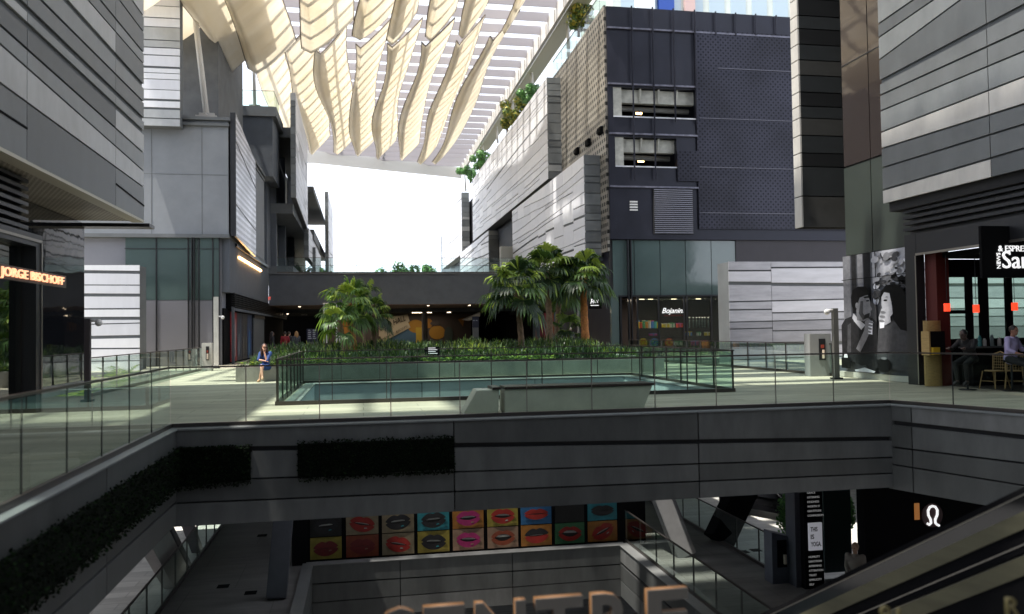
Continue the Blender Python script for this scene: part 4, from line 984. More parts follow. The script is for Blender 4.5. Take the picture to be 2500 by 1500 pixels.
# exit lamps
for x, y, v, lb in ((651, 729, 63.4, "red exit lamp at the left end of the footbridge"), (743, 766, 80, "small red exit lamp deep in the dark hall at left"), (1191, 745, 74, "red exit lamp right of the hall behind the palms")):
    a = onv(x, y, v); e = thing("exit_lamp", lb, "exit sign", G(a[0], v, a[1]), "red exit lamps"); k = .28
    MB().box(a[0] - k, a[0] + k, v - .04, v, a[1] - .14, a[1] + .14).build("housing", mat("exit_case", (.5, .5, .5), .5), e); text("lettering", "EXIT", G(a[0] - k * .75, v - .055, a[1] - .09), G(1, 0, 0), .19, M_EXIT, e, .02)
# information boards in front of the hall
def board(label, x0, x1, y0, y1, v, c, rows, cat="notice board", foot=True):
    a = recv(x0, y0, x1, y1, v); t = thing("notice_board", label, cat, G(a[0], v, a[2]))
    MB().box(a[0], a[1], v, v + .12, a[2], a[3]).build("face", c, t)
    mb = MB(); n = rows
    for i in range(n):
        z = a[3] - (i + 1) * (a[3] - a[2]) / (n + 1.5)
        for j in range(2): q = a[0] + (a[1] - a[0]) * (.12 + .42 * j); mb.box(q, q + (a[1] - a[0]) * (.2 + .12 * R.random()), v - .01, v - .002, z, z + (a[3] - a[2]) * .07)
    mb.build("print", mat("board_print", (.35, .4, .5), .6), t)
    if foot: MB().box(a[0] + .02, a[1] - .02, v, v + .14, 0, a[2] - .003).build("foot", M_MGREY, t)
    return a
board("dark blue notice board with pale lines, standing left of the first palms", 749, 776, 803, 835, 60, mat("board_navy", (.02, .025, .06), .4), 5)
a = board("tall grey totem with a dark blue head, by the pale fin right of the mural", 1153, 1169, 773, 800, 66, mat("board_navy", (.02, .025, .06), .4), 1)
a = recv(1146, 763, 1172, 780, 67.5); tag(MB().prism([G(a[0] - .5, 67.5, a[2]), G(a[1], 67.5, a[3]), G(a[1], 67.5, a[3] - .35), G(a[0], 67.5, a[2] - .1)], G(0, 1.6, 0)).build("awning", M_PALEC), "small pale slanted awning above the grey totem by the mural", "awning")
for x0, x1, lb in ((790, 802, "bright striped fabric banner, leftmost behind the first palms"), (820, 834, "pale striped fabric banner behind the trunk of the first palms")):
    a = recv(x0, 742, x1, 838, 62); p = thing("fabric_banner", lb, "banner", G(a[0], 62, a[2]), "striped banners behind the palms"); mb = MB()
    for i in range(4): q = a[0] + (a[1] - a[0]) * i / 4; mb.box(q, q + (a[1] - a[0]) / 4 - .003, 62 + .03 * (i % 2), 62.06 + .03 * (i % 2), a[2], a[3], i % 2)
    mb.build("cloth", [mat("banner_white", (.6, .62, .66), .7), mat("banner_dark", (.06, .06, .08), .7)], p)
    MB().tube([G(a[0] - .05, 62, a[3] + .03), G(a[1] + .05, 62, a[3] + .03)], .03, 6).build("pole", M_STEEL, p)
# shops on the right of the street under the white box
su = 14.6
for i, (v0, v1, c, lb) in enumerate(((48.6, 50.2, (.10, .045, .02), "orange brown striped panel behind the right palm trunk"), (53.5, 57.0, (.30, .28, .24), "pale cream wall panel behind the middle palm trunks"), (57.4, 61.5, (.05, .10, .17), "blue painted shop mural behind the palms"),
        (62.0, 63.3, (.28, .09, .04), "rust coloured painted panel behind the palms"), (64.0, 66.6, (.26, .02, .05), "crimson shop panel right of the hall"), (66.9, 69.5, (.16, .22, .26), "pale blue and pink painted shop panel right of the hall"))):
    p = thing("painted_mural", lb, "mural", G(su, v0, .1), "painted panels of the right street shops")
    MB().box(su + .12, su + .28, v0, v1, .05, 3.0).build("sheet", mat("sp%d" % i, c, .6, 0, .5, 1.2, stretch=(3, .5)), p)
    mb = MB()
    for q in range(4):
        a = v0 + (v1 - v0) * R.uniform(.05, .7); wd = (v1 - v0) * R.uniform(.1, .3); h = R.uniform(.6, 1.9)
        mb.prism([G(su + .115 - q * .012, a, .1), G(su + .115 - q * .012, a + wd, .1), G(su + .115 - q * .012, a + wd * .7, .1 + h), G(su + .115 - q * .012, a + wd * .2, h * .9)], G(.01, 0, 0), q % 2)
    mb.build("painted_shape", [mat("ps%da" % i, [(.25, .1, .02), (.2, .2, .17), (.02, .04, .1), (.3, .2, .1), (.4, .1, .12), (.42, .25, .22)][i], .6), mat("ps%db" % i, [(.05, .02, .01), (.38, .36, .3), (.12, .22, .32), (.15, .03, .02), (.15, .01, .03), (.08, .12, .2)][i], .6)], p)
mb = MB()
for i in range(7): mb.box(su - .1, su + .1, 50, 80, 3.2 + i * .1, 3.24 + i * .1)
tag(mb.build("shop_louvres", M_DARK), "dark louvres above the painted shops on the right of the street", "louvre")
s = thing("script_sign", "small white brush lettering sign near the right palm trunk", "sign", G(su, 47, 2.5)); q = onv(1442, 742, 46.2)
mb = MB()
for a_ in ([(0, .0), (.1, .28), (.02, .3), (.12, .1)], [(.15, .02), (.18, .25), (.26, .05), (.28, .26)], [(.33, .05), (.36, .24), (.44, .06), (.48, .24)]): mb.tube([G(q[0] + x_, 46.2, q[1] + z_) for x_, z_ in a_], .022, 5)
mb.build("brush_strokes", M_WTXT, s)
MB().box(q[0], q[0] + .5, 46.19, 46.22, q[1] - .12, q[1] - .08).build("underline", M_WTXT, s)
MB().box(q[0] - .1, q[0] + .7, 46.24, 46.3, q[1] - .3, q[1] + .5).build("plate", M_BLACK, s)
# street lamp posts, camera posts and equipment cabinets
def campost(label, px, py, ytop, wpx, m, side):
    p = onz(px, py, 0); u, v = uv(p); dd = (p - EYE).dot(_f); z = atd(px, ytop, dd).z; w_ = wpx / F * dd
    t = thing("camera_post", label, "post", (p.x, p.y, 0), "square camera posts")
    MB().box(u - w_ / 2, u + w_ / 2, v - .06, v + .06, 0, z).build("pole", m, t)
    MB().box(u - w_ / 2 - .06, u + w_ / 2 + .06, v - .14, v + .12, 0, .05).build("base_plate", M_DARK, t)
    k = side
    c = MB(); zz = z - (.06 if k[1] == 0 else k[1])
    c.box(u + k[0] * w_ / 2, u + k[0] * (w_ / 2 + .18), v - .05, v + .05, zz - .03, zz + .03); c.ball(G(u + k[0] * (w_ / 2 + .2), v - .03, zz - .05), .09, .09, .09)
    c.build("dome_camera", M_WHITE, t, smooth=True)
    return t
campost("dark square camera post beside the mirror glass corner at the left", 214, 981, 778, 13, mat("plum_grey", (.07, .06, .065), .6), (1, 0))
campost("pale grey tall camera post at the corner of the left grey building", 528, 900, 725, 11, M_PALEC, (1, .95))
campost("grey camera post beside the right cabinet in front of the poster", 2042, 926, 753, 13, mat("post_grey", (.13, .13, .12), .6), (-1, 0))
campost("pale square post left of the black sweet shop window", 1512, 858, 717, 8, mat("post_grey2", (.22, .23, .23), .6), (-1, 1.6))
def cabinet(label, px, py, wpx, ytop, cmat):
    p = onz(px, py, 0); u, v = uv(p); dd = (p - EYE).dot(_f); z = atd(px, ytop, dd).z; w_ = wpx / F * dd
    t = thing("equipment_cabinet", label, "cabinet", (p.x, p.y, 0), "grey cabinets on the deck")
    MB().box(u - w_ / 2, u + w_ / 2, v, v + .35, 0, z).build("body", cmat, t, bev=.01)
    MB().box(u - w_ * .08, u + w_ * .22, v - .02, v - .001, z * .38, z * .88).build("recess_door", M_DARK, t)
    MB().tube([G(u + w_ * .1, v - .05, z * .42), G(u + w_ * .1, v - .05, z * .62)], .045, 8).build("hose_valve", mat("valve_cream", (.6, .5, .4), .5), t)
    MB().box(u + w_ * .0, u + w_ * .14, v - .04, v - .021, z * .66, z * .74).build("warning_tag", mat("tag_red", (.3, .05, .03), .5), t)
cabinet("pale cabinet with a narrow slot at the left, by the grey building corner", 505, 906, 24, 838, M_PALEC)
cabinet("grey fire hose cabinet with a dark door at the right, beside the camera post", 2005, 919, 57, 815, mat("cab_grey", (.26, .27, .27), .6))
tag(MB().tube([G(14.3, 52.5, 0), G(14.3, 52.5, 3.3)], .12, 10).build("street_pole", mat("pole_grey", (.25, .25, .24), .5)), "plain grey pole left of the rightmost palm trunk", "pole")

# ================================================================ shade canopy
cn = thing("shade_canopy", "white steel canopy of louvres with long cream fabric troughs hanging over the street", "canopy", G(-8, 56, 24))
M_LOUV = bpy.data.materials.new("louvre_white"); M_LOUV.use_nodes = True
_n = M_LOUV.node_tree; _t = _n.nodes.new("ShaderNodeBsdfTranslucent"); _t.inputs[0].default_value = (.60, .58, .60, 1); _m = _n.nodes.new("ShaderNodeMixShader"); _m.inputs[0].default_value = .6
_n.nodes["Principled BSDF"].inputs['Base Color'].default_value = (.46, .45, .48, 1); _n.nodes["Principled BSDF"].inputs['Roughness'].default_value = .6
_n.links.new(_n.nodes["Principled BSDF"].outputs[0], _m.inputs[1]); _n.links.new(_t.outputs[0], _m.inputs[2]); _n.links.new(_m.outputs[0], _n.nodes["Material Output"].inputs[0])
M_CSTEEL = mat("canopy_steel", (.74, .71, .66), .5)
def fabric():
    m = bpy.data.materials.new("sail_fabric"); m.use_nodes = True; n = m.node_tree.nodes; l = m.node_tree.links; n.clear()
    o = n.new("ShaderNodeOutputMaterial"); d = n.new("ShaderNodeBsdfDiffuse"); t = n.new("ShaderNodeBsdfTranslucent"); mx = n.new("ShaderNodeMixShader"); mx.inputs[0].default_value = .55
    u = n.new("ShaderNodeUVMap"); mp = n.new("ShaderNodeMapping"); mp.inputs['Scale'].default_value = (1.6, .35, 1); mp.inputs['Rotation'].default_value = (0, 0, .5); l.new(u.outputs[0], mp.inputs[0])
    w_ = n.new("ShaderNodeTexNoise"); w_.inputs['Scale'].default_value = .55; w_.inputs['Detail'].default_value = 5; l.new(mp.outputs[0], w_.inputs['Vector'])
    mr = n.new("ShaderNodeMapRange"); mr.inputs[1].default_value = .35; mr.inputs[2].default_value = .7; l.new(w_.outputs[0], mr.inputs[0])
    c = n.new("ShaderNodeMix"); c.data_type = 'RGBA'; c.inputs[6].default_value = (.94, .90, .82, 1); c.inputs[7].default_value = (.86, .80, .68, 1); l.new(mr.outputs[0], c.inputs[0])
    l.new(c.outputs[2], d.inputs[0]); l.new(c.outputs[2], t.inputs[0]); l.new(d.outputs[0], mx.inputs[1]); l.new(t.outputs[0], mx.inputs[2]); l.new(mx.outputs[0], o.inputs[0])
    return m
M_FAB = fabric()
M_HEM = mat("sail_hem", (.16, .13, .11), .7)
CU0, CU1 = -13.0, 13.4
ZC = 24.0
# louvres across the street; unseen near ones added to shade the deck in patches
n = 0; v = -9.0
while v < 109:
    u0 = -14.0 if v < 27 else (CU0 if v < 37 else -9.2 if v < 63 else -7.5)
    lo = MB(); u1 = CU1 if v > 41 else 9.0
    cuts = [u0, u1] if v > 41 else [u0, u0 + R.uniform(2, 6), u0 + R.uniform(7, 11), u1]
    for q0_, q1_ in zip(cuts[:-1], cuts[1:]):
        a = .55 if v > 41 else R.choice([2.62, 2.62, 2.62, 1.6, .6] if q0_ > -3 else [2.62, 2.0, .9, .3])
        zn, zf = (ZC + .42, ZC) if v > 41 else (ZC + .3, ZC)
        lo.hexa([G(q0_, v, zn), G(q1_, v, zn), G(q1_, v + a, zf), G(q0_, v + a, zf), G(q0_, v, zn + .05), G(q1_, v, zn + .05), G(q1_, v + a, zf + .05), G(q0_, v + a, zf + .05)])
    lo.build("louvre_blade", M_LOUV, cn); v += 2.6; n += 1
# lengthwise steel: edge beam at the right with upstand, purlins
mb = MB().box(CU1, CU1 + .25, 38, 110, ZC - .9, ZC + .3); mb.build("edge_beam", M_CSTEEL, cn)
MB().hexa([G(CU1 + .3, 38, ZC - .9), G(CU1 + 2.0, 38, ZC - .2), G(CU1 + 2.0, 97, ZC - .2), G(CU1 + .3, 97, ZC - .9), G(CU1 + .3, 38, ZC - .84), G(CU1 + 2.0, 38, ZC - .14), G(CU1 + 2.0, 97, ZC - .14), G(CU1 + .3, 97, ZC - .84)]).build("edge_sheet", mat("edge_cream", (.62, .57, .38), .6), cn)
for u in (-13.9, -10.5, -7.9, -2.6, 2.7, 8.0): MB().box(u, u + .18, -9 if u > -7.95 else 28, 109 if u > -9 else 62, ZC + .38, ZC + .7).build("purlin", M_CSTEEL, cn)
FV0, FV1 = 101.5, 110.5
MB().hexa([G(-8, FV0, ZC - 1.2), G(CU1 + .25, FV1, ZC - 1.2), G(CU1 + .25, FV1 + .3, ZC - 1.2), G(-8, FV0 + .3, ZC - 1.2), G(-8, FV0, ZC + .3), G(CU1 + .25, FV1, ZC + .3), G(CU1 + .25, FV1 + .3, ZC + .3), G(-8, FV0 + .3, ZC + .3)]).build("end_beam", M_CSTEEL, cn)
for i in range(26):
    vv = 41 + i * 2.65; MB().box(CU1 - .04, CU1 - .002, vv, vv + .07, ZC - .9, ZC).build("beam_stiffener", M_STEEL, cn)
# fabric troughs
def sail(label, u, v0, v1, zt0, zb0, w0, seed, zt1=None, zb1=None, w1=None, lean=.0, scoop=1.2, u1=None):
    rng = random.Random(seed); zt1 = zt0 if zt1 is None else zt1; zb1 = zb0 if zb1 is None else zb1; w1 = w1 or w0
    t = thing("shade_sail", label, "shade sail", G(u, v0, zb0), "cream fabric troughs under the canopy")
    N, K = 56, 14; mb = MB(); grid = []; hem = [[], []]
    p1, p2, p3 = [rng.uniform(0, 6.28) for _ in range(3)]
    for i in range(N + 1):
        f = i / N; v = v0 + (v1 - v0) * f; zt = zt0 + (zt1 - zt0) * f; zb = zb0 + (zb1 - zb0) * f; wd = w0 + (w1 - w0) * f
        du = .26 * math.sin(p1 + v * .15) + .07 * math.sin(p2 + v * .31); ww = wd * (1 + .09 * math.sin(p3 + v * .17))
        dz = .12 * math.sin(p2 + v * .12)
        row = []; uc = u + ((u1 - u) * f if u1 is not None else 0)
        for j in range(K + 1):
            a = -1 + 2 * j / K; b_ = (a + 1) / 2
            s = (.14 - b_) / .14 * .13 if b_ < .14 else ((b_ - .14) / .86) * (.8 + .2 * b_)
            hl = zb + (zt - zb) * s + dz * (1 - s)
            row.append(G(uc + du * .8 + a * ww / 2 * (1 + (.26 * math.sin(p3 + v * .20) * max(0, .1 - a) * .9 if a < .1 else 0)) + lean * (zt - hl), v - scoop * 0 * (1 - s) * (-1 if f < .5 else 1) * abs(1 - 2 * f) ** 6, hl))
        grid.append(row); hem[0].append(row[0]); hem[1].append(row[-1])
    P_ = [p for r_ in grid for p in r_]; F_ = []
    for i in range(N):
        for j in range(K):
            q = i * (K + 1) + j; F_.append((q, q + 1, q + K + 2, q + K + 1))
    mb.add(P_, F_); o = mb.build("fabric", M_FAB, t, smooth=True)
    sm = o.modifiers.new("thick", 'SOLIDIFY'); sm.thickness = .03
    MB().tube(hem[0], .05, 5).build("hem", M_HEM, t); MB().tube(hem[1], .05, 5).build("hem", M_HEM, t)
    MB().tube(grid[0], .05, 5).build("hem", M_HEM, t)
    MB().tube(grid[-1], .04, 5).build("hem", M_HEM, t)
    return t
ord_ = ["first", "second", "third", "fourth", "fifth", "sixth", "seventh", "eighth", "ninth", "tenth"]
farl = [((655, 165), (735, 374)), ((723, 126), (785, 378)), ((812, 130), (838, 380)), ((903, 118), (885, 385)), ((983, 116), (935, 388)), ((1059, 116), (993, 395)), ((1145, 110), (1045, 400)), ((1229, 98), (1080, 403))]
for i, (a, c) in enumerate(farl):
    q0 = uv(onz(*a, 21.7)); q1 = uv(onz(*c, 21.7))
    sail("%s cream fabric trough from the left in the far row under the canopy" % ord_[i], q0[0], q0[1], q1[1], 23.9, 21.7, 2.35, 100 + i, u1=q1[0])
nearl = [(505, 205, 18.3, 3.6), (600, 187, 18.9, 3.2), (668, 184, 19.6, 2.9), (803, 137, 20.2, 2.9), (926, 111, 20.6, 2.4), (990, 115, 21.0, 1.8), (1068, 112, 21.2, 1.8), (1155, 100, 21.4, 1.8), (1246, 88, 21.6, 1.7)]
for i, (x, y, z, wd) in enumerate(nearl):
    q0 = uv(onz(x, y, z)); hgt = max(2.2, wd * .8)
    sail("%s cream fabric trough from the left in the near row, hanging lower over the plaza" % ord_[i], q0[0], 36, q0[1] - .6, z + hgt, z, wd, 200 + i, scoop=.9)
# struts
def strut(label, foot, head, foot2=None, r=.16, plate=True):
    t = thing("canopy_strut", label, "strut", foot, "steel struts carrying the canopy")
    MB().tube([foot + Vector((0, 0, .35)), head], [r, r * .9], 10).build("tube", M_CSTEEL, t, smooth=True)
    if plate:
        u, v = uv(foot); MB().box(u - .55, u + .55, v - .3, v + .3, foot.z + .25, foot.z + .42).box(u - .4, u + .4, v - .12, v + .12, foot.z + .421, foot.z + .6).box(u - .1, u + .1, v - .1, v + .1, foot.z + .0, foot.z + .249).build("shoe", mat("shoe_steel", (.42, .41, .39), .45, .4), t)
    return t
f0 = G(*onv(505, 268, 46.5)[:1], 46.5, 13.25)
strut("thick strut with a white shoe on the left grey roof, nearest the viewer", f0, G(uv(f0)[0] - .9, 47.5, 20.5))
q = onv(572, 310, 58); strut("pale pole rising beside the silver mesh screen into the canopy", G(q[0], 58, 13.2), G(q[0] - .1, 57, 21.5), plate=False, r=.2)
q = onv(620, 268, 62); strut("slim strut standing on the left roof terrace by its glass rail", G(q[0], 62.5, 18.2), G(q[0] + .1, 61, 22.8), r=.13)
for i, (x, y, y2, v) in enumerate(((1300, 208, 165, 66), (1253, 285, 236, 74), (1215, 330, 304, 84), (1180, 372, 352, 92), (1137, 452, 415, 108), (1388, 110, 0, 55))):
    a = onv(x, y, v); c = onv(x - 3, y2, v)
    strut("slim strut standing on the right roofs, %s from the viewer" % ["second", "third", "fourth", "fifth", "farthest", "nearest"][i], G(a[0], v, a[1] - 1.2), G(c[0], v, max(c[1], a[1] + 1) if y2 else ZC - .3), plate=False, r=.13)
# ================================================================ unseen building behind the viewer, added to keep sky light off the plaza
rb = thing("unseen_rear_building", "unseen grey building behind the viewpoint, added to block sky light", "building", G(0, -12, -11))
MB().box(-34, 44, -16, -12, -11, 26).build("wall", M_MGREY, rb)
# ================================================================ planter, shrubs and palms
pl = thing("planter", "long low board-marked concrete planter wall behind the deck opening", "planter", G(-4.3, 29, 0))
MB().box(-4.3, 11.2, 29.0, 29.4, 0, .52).box(-4.3, -3.9, 29.41, 41, 0, .52).box(10.8, 11.2, 29.41, 46, 0, .52).build("wall", M_CONC, pl, bev=.012)
MB().box(-3.89, 10.79, 29.41, 46, .01, .44).build("soil", mat("soil", (.03, .022, .015), .9), pl)
sh = MB(); rng = random.Random(5)
def hz(u, v): return .50 + .48 * min(1, max(0, (v - 29.3) / 6.0)) + .16 * math.sin(u * 1.7 + v) * math.sin(u * .9) + .14 * math.sin(u * .6 - v * 1.3) + .07 * math.sin(u * 4.1 + v * 3)
for _ in range(22000):
    u = rng.uniform(-4.1, 11.0); v = 29.35 + 15.5 * rng.random() ** 1.9
    z = hz(u, v); p = G(u, v, z - .22); a = rng.uniform(0, 6.283); t = rng.uniform(.15, 1.1)
    L = rng.uniform(.14, .5); d = Vector((math.cos(a) * math.sin(t), math.sin(a) * math.sin(t), math.cos(t))); sd_ = d.cross(Vector((0, 0, 1))).normalized() * rng.uniform(.014, .03)
    m = p + d * L * .6; e = p + d * L + Vector((0, 0, -L * .25 * t))
    k = rng.choices([0, 1, 2], [6, 3, 3.0 if math.sin(u * 1.1 + 2) + math.sin(v * .9 + u * .5) > .5 else .1])[0]
    sh.add([p - sd_ * .5, p + sd_ * .5, m + sd_, e, m - sd_], [(0, 1, 2, 4), (4, 2, 3)], k)
for _ in range(5200):
    u = rng.uniform(-4.2, 7); v = rng.uniform(29.15, 30.0); p = G(u, v, .46 + rng.random() * .22)
    a = rng.uniform(0, 6.283); s_ = rng.uniform(.04, .09); x = Vector((math.cos(a), math.sin(a), rng.uniform(-.3, .6))) * s_; y = Vector((-math.sin(a), math.cos(a), rng.uniform(-.4, .4))) * s_ * .6
    sh.add([p, p + x * .6 + y, p + x * 1.4, p + x * .6 - y], [(0, 1, 2, 3)], rng.choice([1, 1, 2, 0]))
tag(sh.build("shrubs", M_LEAF), "dense strappy green shrubs filling the long concrete planter", None, None, "stuff")
cd = thing("garden_sign", "small black sign with white lines standing in the shrubs", "sign", G(5.2, 30.6, .5)); a = recv(1038, 848, 1074, 869, 31.2)
MB().prism([G(a[0], 31.2, a[2]), G(a[1], 31.2, a[2]), G(a[1], 31.35, a[3]), G(a[0], 31.35, a[3])], G(0, .04, 0)).build("plate", M_BLACK, cd)
mb = MB()
for i in range(4): z = a[2] + .08 + i * .07; mb.box(a[0] + .12, a[1] - .1 - .07 * (i % 2), 31.15 + i * .02, 31.17 + i * .02, z, z + .02)
mb.build("print", M_WTXT, cd)
def fanleaf(mb, c, d, up, r, rng, mk):
    """one fan leaf: pleated segments radiating from c, tips drooping"""
    d = d.normalized(); side = d.cross(up).normalized(); nrm = side.cross(d).normalized(); n = 19
    for i in range(n):
        t = math.radians(-112 + 224 * i / (n - 1)) + rng.uniform(-.05, .05)
        dr = d * math.cos(t) + side * math.sin(t); L = r * rng.uniform(.85, 1.08) * (1 - .12 * abs(t))
        w_ = L * .075; sd_ = dr.cross(nrm).normalized() * w_; pl_ = nrm * w_ * .5
        p1 = c + dr * L * .55 + nrm * .05 * L; p2 = c + dr * L * .82 + Vector((0, 0, -.13 * L)); p3 = c + dr * L * .98 + Vector((0, 0, -.42 * L * rng.uniform(.7, 1.2)))
        k = mk if rng.random() < .75 else rng.randrange(3)
        mb.add([c, p1 - sd_ + pl_, p1, p1 + sd_ + pl_, p2 - sd_ * .8, p2 + sd_ * .8, p2, p3], [(0, 1, 2), (0, 2, 3), (1, 4, 6, 2), (2, 6, 5, 3), (4, 7, 6), (6, 7, 5)], k)
def palm(label, u, v, h, cr, nl, seed, lean=(0, 0), trunk=.12, z0=.4, orange=False, lm=None, group="fan palms in the planter"):
    rng = random.Random(seed); base = G(u, v, z0); t = thing("fan_palm", label, "palm", base, group)
    top = base + G(lean[0], lean[1], 0) + Vector((0, 0, h)); mid = base.lerp(top, .5) + G(rng.uniform(-.12, .12), 0, 0)
    pts = []; rs = []
    for i in range(13):
        f = i / 12; p = base * (1 - f) ** 2 + mid * 2 * f * (1 - f) + top * f * f; pts.append(p); rs.append(trunk * (1.25 - .35 * f + (.5 if f > .75 else 0) * (1 - f) * 3) * (1 + .12 * (i % 2)))
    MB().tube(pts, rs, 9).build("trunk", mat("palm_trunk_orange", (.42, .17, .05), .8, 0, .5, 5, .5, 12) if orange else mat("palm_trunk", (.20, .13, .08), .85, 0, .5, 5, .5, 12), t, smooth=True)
    mb = MB(); st = MB()
    for i in range(nl):
        f = (i + .5) / nl; a = i * 2.399 + rng.uniform(-.3, .3); el = math.radians(80 - 108 * f ** 1.1) + rng.uniform(-.15, .15)
        d = Vector((math.cos(a) * math.cos(el), math.sin(a) * math.cos(el), math.sin(el))); L = cr * rng.uniform(.40, .62)
        o = top + Vector((0, 0, -.25 * f)); p1 = o + d * L * .6; p2 = o + d * L + Vector((0, 0, -.06 * L))
        st.tube([o, p1, p2], [.022, .016, .012], 4)
        dd = (d + Vector((0, 0, -.25 - .35 * f))).normalized()
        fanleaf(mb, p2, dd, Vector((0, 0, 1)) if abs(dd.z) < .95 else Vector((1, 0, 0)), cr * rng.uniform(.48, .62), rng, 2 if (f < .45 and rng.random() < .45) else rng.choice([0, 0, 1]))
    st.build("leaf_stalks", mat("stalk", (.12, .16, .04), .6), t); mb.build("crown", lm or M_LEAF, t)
    return t
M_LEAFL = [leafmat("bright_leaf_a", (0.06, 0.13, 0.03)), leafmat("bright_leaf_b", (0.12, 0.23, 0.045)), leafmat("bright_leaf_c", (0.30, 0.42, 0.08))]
def at0(x, y, v): a = onv(x, y, v); return a[0]
palm("tallest fan palm of the left clump, with an orange trunk", at0(868, 840, 36.5), 36.5, 2.55, 1.5, 19, 1, (-.25, 0), lm=M_LEAFL, orange=True, trunk=.13)
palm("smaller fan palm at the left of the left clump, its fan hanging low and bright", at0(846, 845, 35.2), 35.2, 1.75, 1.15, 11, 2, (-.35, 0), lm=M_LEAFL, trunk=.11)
palm("dark leaning fan palm at the right of the left clump", at0(912, 842, 38), 38, 2.1, 1.15, 14, 3, (.05, 0), trunk=.1)
palm("spindly raised fan palm above the left clump with two upright leaves", at0(888, 842, 40), 40, 3.1, 1.1, 8, 4, (.15, 0), trunk=.06)
palm("leftmost fan palm of the right clump, wide drooping crown over a thin trunk", at0(1276, 850, 36), 36, 3.05, 1.75, 27, 5, (-.25, 0), trunk=.12)
palm("tallest fan palm in the middle of the right clump", at0(1342, 848, 39), 39, 4.15, 1.7, 28, 6, (-.1, 0), trunk=.14)
palm("fan palm behind the middle of the right clump with a low bare trunk", at0(1356, 848, 41.5), 41.5, 3.4, 1.5, 20, 7, (.3, 0), trunk=.13)
palm("rightmost fan palm of the right clump, dark crown on an orange trunk", at0(1432, 850, 38.5), 38.5, 3.75, 1.7, 27, 8, (-.1, 0), trunk=.16, orange=True)
palm("small young fan palm at the foot of the right clump", at0(1385, 848, 40.5), 40.5, 1.2, 1.2, 12, 9, (.1, 0), trunk=.06)
# low feathery palms in the sunken terrace, left
def feather(label, u, v, z0, r, seed):
    rng = random.Random(seed); t = thing("feather_palm", label, "palm", G(u, v, z0), "low feather palms at the left"); mb = MB()
    for i in range(11):
        a = i * 2.4; el = rng.uniform(.5, 1.2); d = Vector((math.cos(a) * math.cos(el), math.sin(a) * math.cos(el), math.sin(el))); p = G(u, v, z0); L = r * rng.uniform(.8, 1.1)
        prev = p; n = 14
        for j in range(1, n):
            f = j / n; q = p + d * L * f + Vector((0, 0, -L * .45 * f * f)); dr = (q - prev).normalized(); s_ = dr.cross(Vector((0, 0, 1))).normalized()
            for sg_ in (-1, 1):
                e = q + (s_ * sg_ + dr * .7).normalized() * L * .26 * math.sin(math.pi * min(1, f + .12)) + Vector((0, 0, -.05)); mb.add([q, q + dr * .05, e], [(0, 1, 2)], rng.choice([1, 2, 1]))
            mb.add([prev, q, q + s_ * .012, prev + s_ * .012], [(0, 1, 2, 3)], 1); prev = q
    mb.build("fronds", M_LEAF, t); MB().tube([G(u, v, z0 - .5), G(u, v, z0 + .05)], .1, 7).build("stem", MATS["palm_trunk"], t)
feather("low feather palm behind the left railing, near the dark camera post", -9.6, 28.5, -.55, 2.1, 1)
feather("second low feather palm behind the left railing, towards the pale cabinet", -9.4, 34.0, -.45, 1.9, 2)
feather("third low feather palm behind the left railing, half hidden", -10.0, 31.5, -.6, 2.0, 3)
lp = thing("planter_box", "raised bed holding the feather palms behind the left railing", "planter", G(-10.5, 31, -1.2)); MB().box(-10.6, -8.3, 26.5, 37.5, -1.6, -.75).build("wall", M_CONC, lp); MB().box(-10.4, -8.5, 26.7, 37.3, -.749, -.72).build("soil", MATS["soil"], lp)
# distant trees over the bridge
def tree(label, x, ytop, v, r, zb, seed, group, colr=None):
    rng = random.Random(seed); a = onv(x, ytop, v); c = G(a[0], v, a[1] - r)
    t = thing("street_tree", label, "tree", G(a[0], v, zb), group); mb = MB()
    lobes = [(c + Vector((rng.gauss(0, .5), rng.gauss(0, .5), rng.gauss(0, .4))) * r, r * rng.uniform(.3, .55)) for _ in range(9)]
    for _ in range(1500):
        o, rr = rng.choice(lobes); n_ = Vector((rng.gauss(0, 1), rng.gauss(0, 1), rng.gauss(0, 1))).normalized(); p = o + n_ * rr * rng.uniform(.6, 1.05)
        b_ = n_.cross(Vector((rng.gauss(0, 1), rng.gauss(0, 1), 1))).normalized(); s_ = .1 * r + .05; mb.add([p, p + (b_ + n_ * .4) * s_, p + b_ * s_ * 1.2 + n_.cross(b_) * s_ * .8, p + n_.cross(b_) * s_], [(0, 1, 2, 3)], rng.randrange(3))
    mb.build("crown", colr or M_LEAF, t)
    tr = MB().tube([G(a[0], v, zb), c + Vector((0, 0, -r * .3)), c + Vector((0, 0, r * .3))], [.09 * r + .05, .06 * r + .04, .02], 7)
    for q in range(4): tr.tube([c + Vector((0, 0, -r * .4)), lobes[q][0]], [.04 * r, .015], 5)
    tr.build("trunk", mat("bark", (.10, .075, .05), .9), t)
M_SUNL = [mat("sunleaf_a", (.12, .30, .08), .5), mat("sunleaf_b", (.2, .42, .12), .5), mat("sunleaf_c", (.08, .2, .06), .5)]  # brighter leaf greens, sunlight put into the colour
tree("light green tree top above the footbridge at the left end", 776, 643, 92, 1.6, 0, 1, "tree tops above the footbridge", M_SUNL)
tree("small tree top above the footbridge, left of the white boxes", 980, 637, 96, 1.35, 0, 2, "tree tops above the footbridge", M_SUNL)
tree("smallest tree top above the footbridge, nearest the white boxes", 1042, 642, 98, 1.2, 0, 3, "tree tops above the footbridge", M_SUNL)
tree("tree top seen through the glass between the left balconies", 722, 646, 90, 1.3, 0, 4, "tree tops above the footbridge", M_SUNL)
def roofbush(label, x, y, v, r, seed, col=None): tree(label, x, y, v, r, onv(x, y, v)[1] - 2.4 * r, seed, "roof planting beside the canopy", col or M_SUNL)
